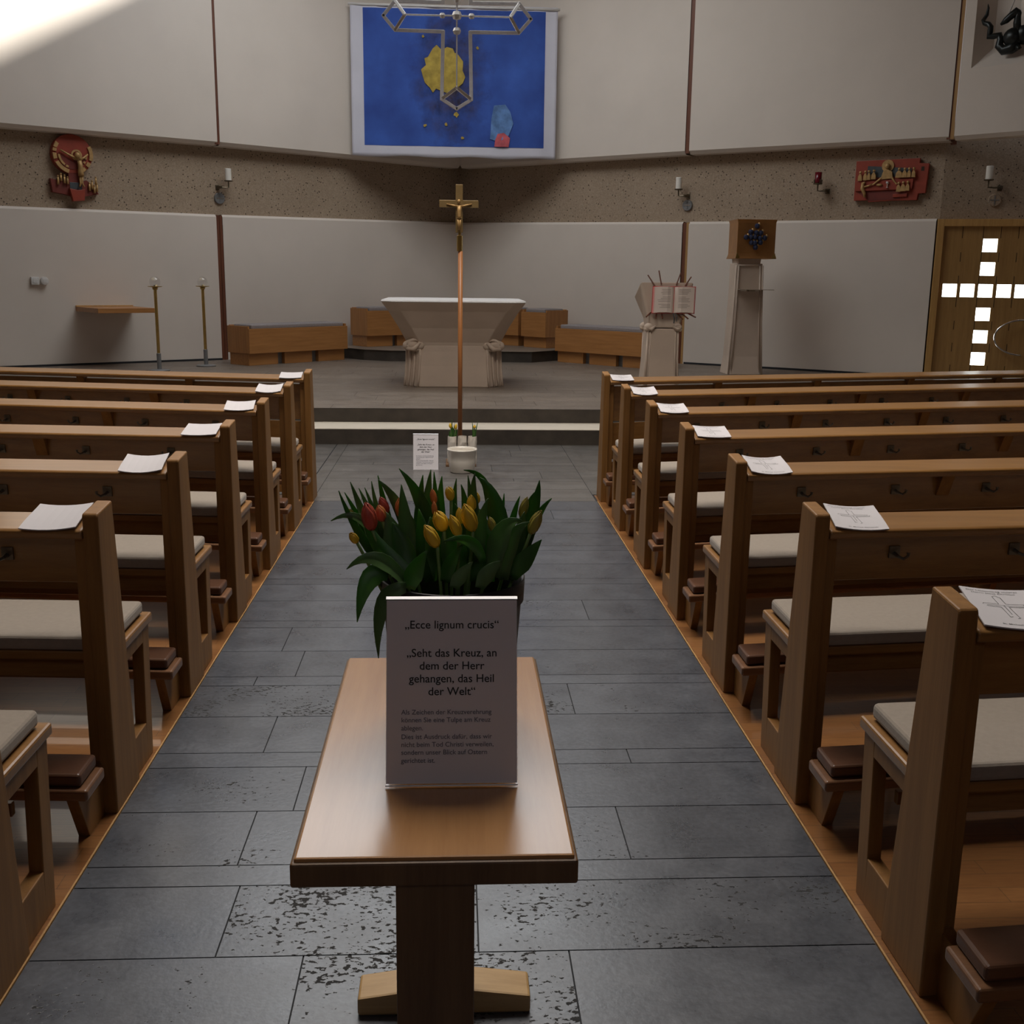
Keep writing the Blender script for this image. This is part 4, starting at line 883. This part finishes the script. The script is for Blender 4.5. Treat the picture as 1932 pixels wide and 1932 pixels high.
b = MB(); b.loft([oct_(.842, .80, .13, 1.005), oct_(.846, .804, .13, 1.012), oct_(.838, .79, .13, 1.030)]); b.build('top_slab', M['stone_lit'], al_, .003)
for sx in (-1, 1):
    for sy in (-1, 1):
        b = MB(); c0 = Vector((sx * .50, sy * .40, .50))
        b.ball(tuple(c0), (.095, .085, .062), 14, 9); b.ball((sx * .565, sy * .40, .49), (.045, .06, .052), 12, 8); b.ball((sx * .40, sy * .46, .49), (.05, .035, .045), 12, 8)
        b.tube([(sx * .46 + .085 * sx * math.cos(t), sy * .475 - .02 * sy, .50 + .062 * math.sin(t)) for t in [2 * PI * i / 14 for i in range(15)]], .019, 8)
        b.tube([(sx * .40, sy * .49, .53), (sx * .47, sy * .50, .455), (sx * .56, sy * .46, .45)], [.02, .028, .018], 8); b.build('scroll_capital', M['stone'], al_, smooth=True)
        b = MB()
        for (x_, y_) in ((.40, .468), (.465, .425), (.52, .37), (.566, .30)):
            b.tube([(sx * (x_ + .030), sy * (y_ + .030), .0), (sx * (x_ + .016), sy * (y_ + .016), .12), (sx * (x_ + .003), sy * (y_ + .003), .30), (sx * x_, sy * y_, .45)], .013, 8)
        b.build('corner_flutes', M['stone'], al_, smooth=True)

# ------------------------------------------------------------------ apse benches
def bench(p, q, depth, z0_, zp, zb, zt, npl, label, wide=True, cap_l=True):
    p, q = Vector(p), Vector(q); L = (q - p).length; dr = (q - p).normalized()
    r = thing('apse_bench', label, 'bench', (p.x, p.y, z0_), math.atan2(dr.y, dr.x), 'beech benches round the apse')
    hb, ht = zb - z0_, zt - z0_
    b = MB(); b.box(0, L, 0, .03, hb, ht); b.build('front_board', M['benchx'], r, .003)
    b = MB(); b.box(0, .03, .03, depth, hb, ht + .035); b.build('side_board', M['benchz'], r, .003)
    b = MB(); b.box(L - .03, L, .03, depth, hb, ht + .035); b.build('side_board', M['benchz'], r, .003)
    b = MB(); b.box(.03, L - .03, depth - .03, depth, hb, ht + .045); b.build('rear_board', M['benchx'], r, .003)
    b = MB(); b.box(.03, L - .03, .03, depth - .03, hb, ht - .015); b.build('seat', M['benchx'], r)
    b = MB(); b.box(.07, L - .05, .035, depth - .06, ht - .012, ht + .058); b.build('seat_cushion', M['cushion_grey'], r, .02, seg=3)
    b = MB(); b.box(.06, L - .06, .12, depth - .03, 0, hb); b.build('dark_core', M['greysteel'], r)
    g = .125 if wide else .09; w_ = (L - .05 - g * (npl - 1)) / npl
    for i in range(npl):
        u = .02 + i * (w_ + g); b = MB(); b.box(u, u + w_, .05, .15 if i else depth - .02, 0, hb); b.build('plinth', M['benchx'], r, .003)
bench((-2.94, 15.94), (-1.67, 17.30), .52, HP, 0, .462, .815, 3, 'long low beech bench with grey cushion, left of the altar')
bench((1.575, 17.24), (2.86, 15.90), .52, HP, 0, .462, .815, 3, 'long low beech bench with grey cushion, right of the altar behind the lectern')
bench((-1.40, 17.82), (-.50, 18.52), .50, .456, 0, .63, 1.03, 2, 'raised beech seat on the dais, left behind the altar', False)
bench((1.10, 18.28), (1.47, 17.84), .52, .456, 0, .63, 1.03, 1, 'short raised beech seat on the dais, right of the altar top', False)
bench((.62, 18.80), (1.06, 18.42), .42, .456, 0, .63, 1.03, 1, 'raised beech seat on the dais mostly hidden behind the altar', False)

# ------------------------------------------------------------------ lectern with open book
lc = thing('lectern', 'carved limestone lectern right of the altar holding an open red book', 'lectern', (2.38, 12.42, HP))
def ring(cx, hx, y0_, y1_, z, c_=.03): return [(cx - hx + c_, y0_, z), (cx + hx - c_, y0_, z), (cx + hx, y0_ + c_, z), (cx + hx, y1_ - c_, z), (cx + hx - c_, y1_, z), (cx - hx + c_, y1_, z), (cx - hx, y1_ - c_, z), (cx - hx, y0_ + c_, z)]
b = MB(); b.loft([ring(-.015, .215, .0, .40, 0, .06), ring(-.012, .205, .01, .39, .2, .055), ring(-.01, .185, .02, .36, .5, .05), ring(-.01, .18, .02, .34, .70, .045), ring(-.01, .185, .02, .34, .75, .045)]); b.build('shaft', M['stone'], lc, .008)
b = MB()
for sx in (-1, 1):
    for yy in (.03, .33):
        for dx in (.0, .03): b.tube([(-.013 + sx * (.20 - dx), yy - (.02 if yy < .1 else -.03) + dx * .2, 0), (-.01 + sx * (.178 - dx), yy, .4), (-.01 + sx * (.172 - dx), yy, .72)], .013, 6)
b.build('edge_flutes', M['stone'], lc, smooth=True)
for sx in (-1, 1):
    for yy in (.04, .33):
        b = MB(); b.ball((-.01 + sx * .165, yy, .765), (.055, .05, .048), 12, 8); b.ball((-.01 + sx * .19, yy - .01, .745), .03, 10, 6); b.tube([(sx * .10, yy - .03, .78), (sx * .15, yy - .045, .745), (sx * .2, yy - .02, .76)], [.012, .02, .012], 7); b.build('scroll_capital', M['stone'], lc, smooth=True)
b = MB(); b.loft([ring(-.0, .185, .03, .30, .76, .02), ring(.005, .20, .03, .33, .86, .02), [(-.27, .06, 1.27), (.315, .06, 1.27), (.325, .075, 1.25), (.325, .36, 1.10), (.30, .38, 1.09), (-.28, .38, 1.09), (-.30, .36, 1.10), (-.285, .075, 1.25)]]); b.build('head', M['stone'], lc, .012)
b = MB()
fz = lambda z: .03 + (z - .86) * .075
for x0_, z0_, x1_, z1_ in ((-.12, 1.24, -.20, 1.345), (-.05, 1.26, -.075, 1.395), (.12, 1.26, .175, 1.375), (.22, 1.25, .295, 1.33)): b.tube([(x0_, fz(z0_) - .03, z0_ - .02), (x1_, fz(z1_) + .01, z1_)], .0075, 6)
for x0_, z0_, x1_, z1_ in ((-.15, .925, -.225, .885), (-.09, .92, -.115, .87), (-.03, .92, -.04, .868), (.14, .92, .19, .862), (.19, .92, .25, .868), (.25, .925, .335, .885)): b.tube([(x0_, fz(z0_) + .02, z0_ + .01), (x1_, fz(z1_) - .10, z1_)], .0085, 6)
b.build('book_pegs', M['redwood'], lc)
bo = thing('open_book', 'open book with cream pages and red cover propped on the lectern front', 'book', (2.465, 12.40, HP + .925))
tl = math.radians(7)
def bk_(x, z, o): return (x + z * .04, z * math.sin(tl) - o * math.cos(tl) + .01, z * math.cos(tl) - o * math.sin(tl) * .0)
b = MB(lambda x, o, z: bk_(x, z, o)); b.loft([[(-.246, .006, z), (.246, .006, z), (.246, .014, z), (-.246, .014, z)] for z in (-.004, .300)]); b.build('cover', M['redcover'], bo)
for sx in (-1, 1):
    b = MB(lambda x, o, z: bk_(x, z, o)); prof = [(.004, .02), (.03, .052), (.08, .062), (.15, .052), (.232, .036)]
    rings = [[(sx * x, o, z + (.012 * math.sin(x * 14) if z < .1 else .006 * math.sin(x * 14))) for z in (.004, .292)] + [(sx * x, .014, z) for z in (.292, .004)] for x, o in prof]
    b.loft(rings); b.build('page_block', M['page'], bo, smooth=False)
    def po(x):
        for (a_, b_), (c_, d_) in zip(prof, prof[1:]):
            if a_ <= x <= c_: return b_ + (d_ - b_) * (x - a_) / (c_ - a_)
        return prof[-1][1]
    b = MB(lambda x, o, z: bk_(x, z, o)); rr_ = random.Random(5 + sx)
    for k in range(13):
        if k in (4, 9): continue
        z = .262 - k * .0165; x0_, x1_ = .045, rr_.uniform(.13, .195); xs_ = [x0_] + [q for q in (.08, .15) if q < x1_] + [x1_]
        for xa, xb in zip(xs_, xs_[1:]): b.poly([(sx * xa, po(xa) + .002, z), (sx * xb, po(xb) + .002, z), (sx * xb, po(xb) + .002, z + .005), (sx * xa, po(xa) + .002, z + .005)])
    b.build('print_lines', M['page_ink'], bo)
    b = MB(lambda x, o, z: bk_(x, z, o)); b.loft([[(sx * x_, o_, z) for x_, o_ in ((.228, .014), (.240, .014), (.238, .030), (.226, .040))] for z in (.004, .292)]); b.build('page_edge', M['pinkedge'], bo)
b = MB(); b.tube([(.0, -.02, .0), (.012, -.04, -.05), (.008, -.035, -.11)], .007, 6); b.tube([(.02, -.02, .0), (.04, -.04, -.04), (.035, -.04, -.09)], .006, 6); b.build('ribbon', M['blueslate'], bo)

# ------------------------------------------------------------------ tabernacle on its pillar
tp = thing('tabernacle', 'copper tabernacle box with a dark jewelled cross on a tall limestone pillar', 'tabernacle', (4.08, 15.22, HP))
b = MB(); b.loft([ring(0, .265, -.03, .42, 0, .05), ring(0, .235, .0, .40, .25, .05), ring(-.005, .215, .02, .38, .7, .045), ring(-.01, .20, .03, .36, 1.2, .04), ring(-.012, .198, .03, .36, 1.50, .04), ring(-.012, .198, .03, .36, 1.525, .04)]); b.build('pillar', M['stone'], tp, .006)
b = MB(); b.loft([ring(-.012, .165, .05, .34, 1.52, .02), ring(-.012, .175, .05, .34, 1.595, .02)]); b.build('neck', M['stone'], tp, .004)
b = MB()
for sx in (-1, 1):
    for dx in (0, .035): b.tube([(sx * (.235 - dx), -.005 - .012, 0), (-.003 + sx * (.205 - dx), .012, .7), (-.01 + sx * (.185 - dx), .02, 1.50)], .012, 6)
b.tube([(-.175, .022, 1.50), (.155, .022, 1.50)], .012, 6); b.build('edge_flutes', M['stone'], tp, smooth=True)
def tabring(e, z): return [(-.205 - e, -.0 - e, z), (.325 + e, -.0 - e, z), (.325 + e, .48 + e, z), (-.205 - e, .48 + e, z)]
b = MB(); b.loft([tabring(.022, 1.59), tabring(.010, 1.62), tabring(.0, 1.66), tabring(.0, 2.07), tabring(.012, 2.115)]); b.build('copper_box', M['copper'], tp, .004)
b = MB(); b.loft([[(x, -.012, z), (x, -.003, z), (x + .0, -.003, z + .04), (x, -.003, z + .0401)] for x in (-.205, .325)]); b.b.free()
for sx, x in ((-1, -.205), (1, .325)):
    b = MB(); b.loft([[(x - sx * .055, -.016, 1.595), (x + sx * .02, -.026, 1.595), (x, -.008, 1.67)], [(x - sx * .055, -.004, 1.595), (x + sx * .02, -.012, 1.595), (x, .002, 1.67)]]); b.build('corner_mount', M['brass'], tp)
rr_ = random.Random(11); b = MB()
for i in range(-2, 3):
    for j in range(-2, 3):
        if abs(i) + abs(j) > 2: continue
        x, z = .045 + i * .066 + rr_.uniform(-.012, .012), 1.875 + j * .070 + rr_.uniform(-.012, .012)
        b.ball((x, -.018, z), (.036, .030, .038), 8, 6); b2 = MB(); b2.ball((x + .028, -.008, z + .028), (.02, .026, .024), 7, 5); b2.build('gilded_stud', M['gold'], tp)
b.build('jewelled_cross', M['enamelblue'], tp)
b = MB(); b.box(-.165, .31, -.14, .02, 1.168, 1.176); b.box(-.03, .06, -.10, .05, 1.150, 1.168); b.build('rest_plate', M['copperdark'], tp, .002)

# ------------------------------------------------------------------ processional cross, vases, pot
CY = 9.36
pc = thing('processional_cross', 'tall thin wooden staff with a gilded crucifix, standing among the white vases', 'cross', (.045, CY, 0))
og = (.045, CY, 0)
b = MB(None, og); b.box(-.075, .185, 9.20, 9.50, 0, .022); b.build('base_board', M['table_dark'], pc, .003)
b = MB(None, og)
b.lathe([(.0195, .028), (.0195, 1.80)], (.047, CY, 0), 12); b.build('staff', M['staff'], pc, smooth=True)
b = MB(None, og); b.lathe([(.024, 1.80), (.024, 1.925), (.012, 1.93), (.012, 1.955)], (.04, CY, 0), 8); b.build('brass_sleeve', M['brass'], pc)
b = MB(None, og); X0 = .036
b.box(X0 - .030, X0 + .030, CY - .012, CY + .012, 1.950, 2.335); b.box(X0 - .165, X0 + .160, CY - .011, CY + .011, 2.150, 2.210); b.build('cross', M['crossgilt'], pc, .003)
b = MB(None, og); yb = CY - .028
b.tube([(X0, yb, 2.165), (X0, yb - .004, 2.12), (X0, yb, 2.085), (X0, yb, 2.06)], [.018, .019, .016, .02], 8); b.tube([(X0 - .008, yb, 2.07), (X0 - .008, yb - .006, 2.02), (X0 - .003, yb, 1.97)], [.011, .010, .006], 7); b.tube([(X0 + .008, yb, 2.07), (X0 + .008, yb - .006, 2.02), (X0 + .003, yb, 1.97)], [.011, .010, .006], 7)
b.tube([(X0 - .012, yb, 2.16), (X0 - .055, yb + .006, 2.168), (X0 - .105, yb + .012, 2.178)], [.009, .007, .005], 6); b.tube([(X0 + .012, yb, 2.16), (X0 + .055, yb + .006, 2.168), (X0 + .105, yb + .012, 2.180)], [.009, .007, .005], 6)
b.ball((X0 - .003, yb - .006, 2.198), (.014, .014, .018), 10, 7); b.build('corpus', M['gold'], pc, smooth=True)
VA = []
for x, lab in ((-.021, 'white faceted vase left of the staff, holding yellow tulips'), (.066, 'white faceted vase in the middle, empty, right before the staff'), (.153, 'white faceted vase on the right, holding narrow green leaves')):
    yv = 9.262; r = thing('vase', lab, 'vase', (x, yv, .0225), 0, 'crumpled white vases at the foot of the cross')
    rv = random.Random(int(x * 1000)); zs_ = [0, .012, .045, .08, .115, .15, .185, .22, .234]; rad = [.034, .037, .040, .0385, .0405, .0385, .0405, .038, .0365]
    fac = [[1 + rv.uniform(-.09, .09) for _ in range(12)] for _ in zs_]
    b = MB(); b.lathe([(a_, z) for a_, z in zip(rad, zs_)] + [(.0335, .234), (.031, .03), (0, .03)], n=12, mod=lambda k, i: fac[i][k] if 0 < i < 7 else 1); b.build('vase_body', M['ceramic'], r); VA.append((x, yv))
def spray(x, y, blades_, name, label, blooms=()):
    r = thing(name, label, 'flowers', (x, y, .09)); og = (x, y, .09)
    for bx, tx, tz, wd in blades_:
        b = MB(None, og); blade(b, (x + bx * .3, y, .08), (x + bx, y, .30), (x + tx, y - .01, tz), wd, Vector((.2, -1, .2))); b.build('leaf', M['leaf'], r, smooth=True, solid=.0008)
    for bx, tx, z0_, z1_ in blooms:
        b = MB(None, og); b.tube([(x, y - .004, .08), (x + bx, y - .006, z0_)], .0028, 6); b.build('stem', M['stem'], r)
        b = MB(None, og); blossom(b, (x + bx, y - .006, z0_), (x + tx, y - .006, z1_), .012); b.build('blossom', M['petal_y'], r, smooth=True, solid=.0008)
spray(-.021, 9.262, [(-.005, .0, .405, .018), (.012, .02, .37, .016), (-.02, -.025, .30, .02), (.03, .045, .32, .022), (.01, .005, .34, .02)], 'tulip_posy', 'small posy of yellow tulips in the left white vase', [(-.012, -.018, .325, .372), (.03, .036, .315, .365)])
spray(.153, 9.262, [(.012, -.004, .385, .014), (.02, .048, .385, .014), (.018, .015, .36, .016), (.014, .022, .34, .018)], 'tulip_greenery', 'narrow tulip leaves with a pale bud in the right white vase', [(.016, .02, .325, .355)])
r = thing('enamel_pot', 'white enamel pot on the floor in front of the vases', 'pot', (.063, 8.955, 0))
b = MB(); b.lathe([(.097, .002), (.104, .012), (.113, .10), (.116, .178), (.122, .182), (.126, .190), (.122, .198), (.114, .196), (.110, .18), (.098, .02), (0, .018)], n=40); b.build('pot_body', M['enamel'], r, smooth=True)
b = MB(); b.lathe([(.098, 0), (.098, .004), (.09, .004)], n=40); b.build('foot_ring', M['seam'], r)
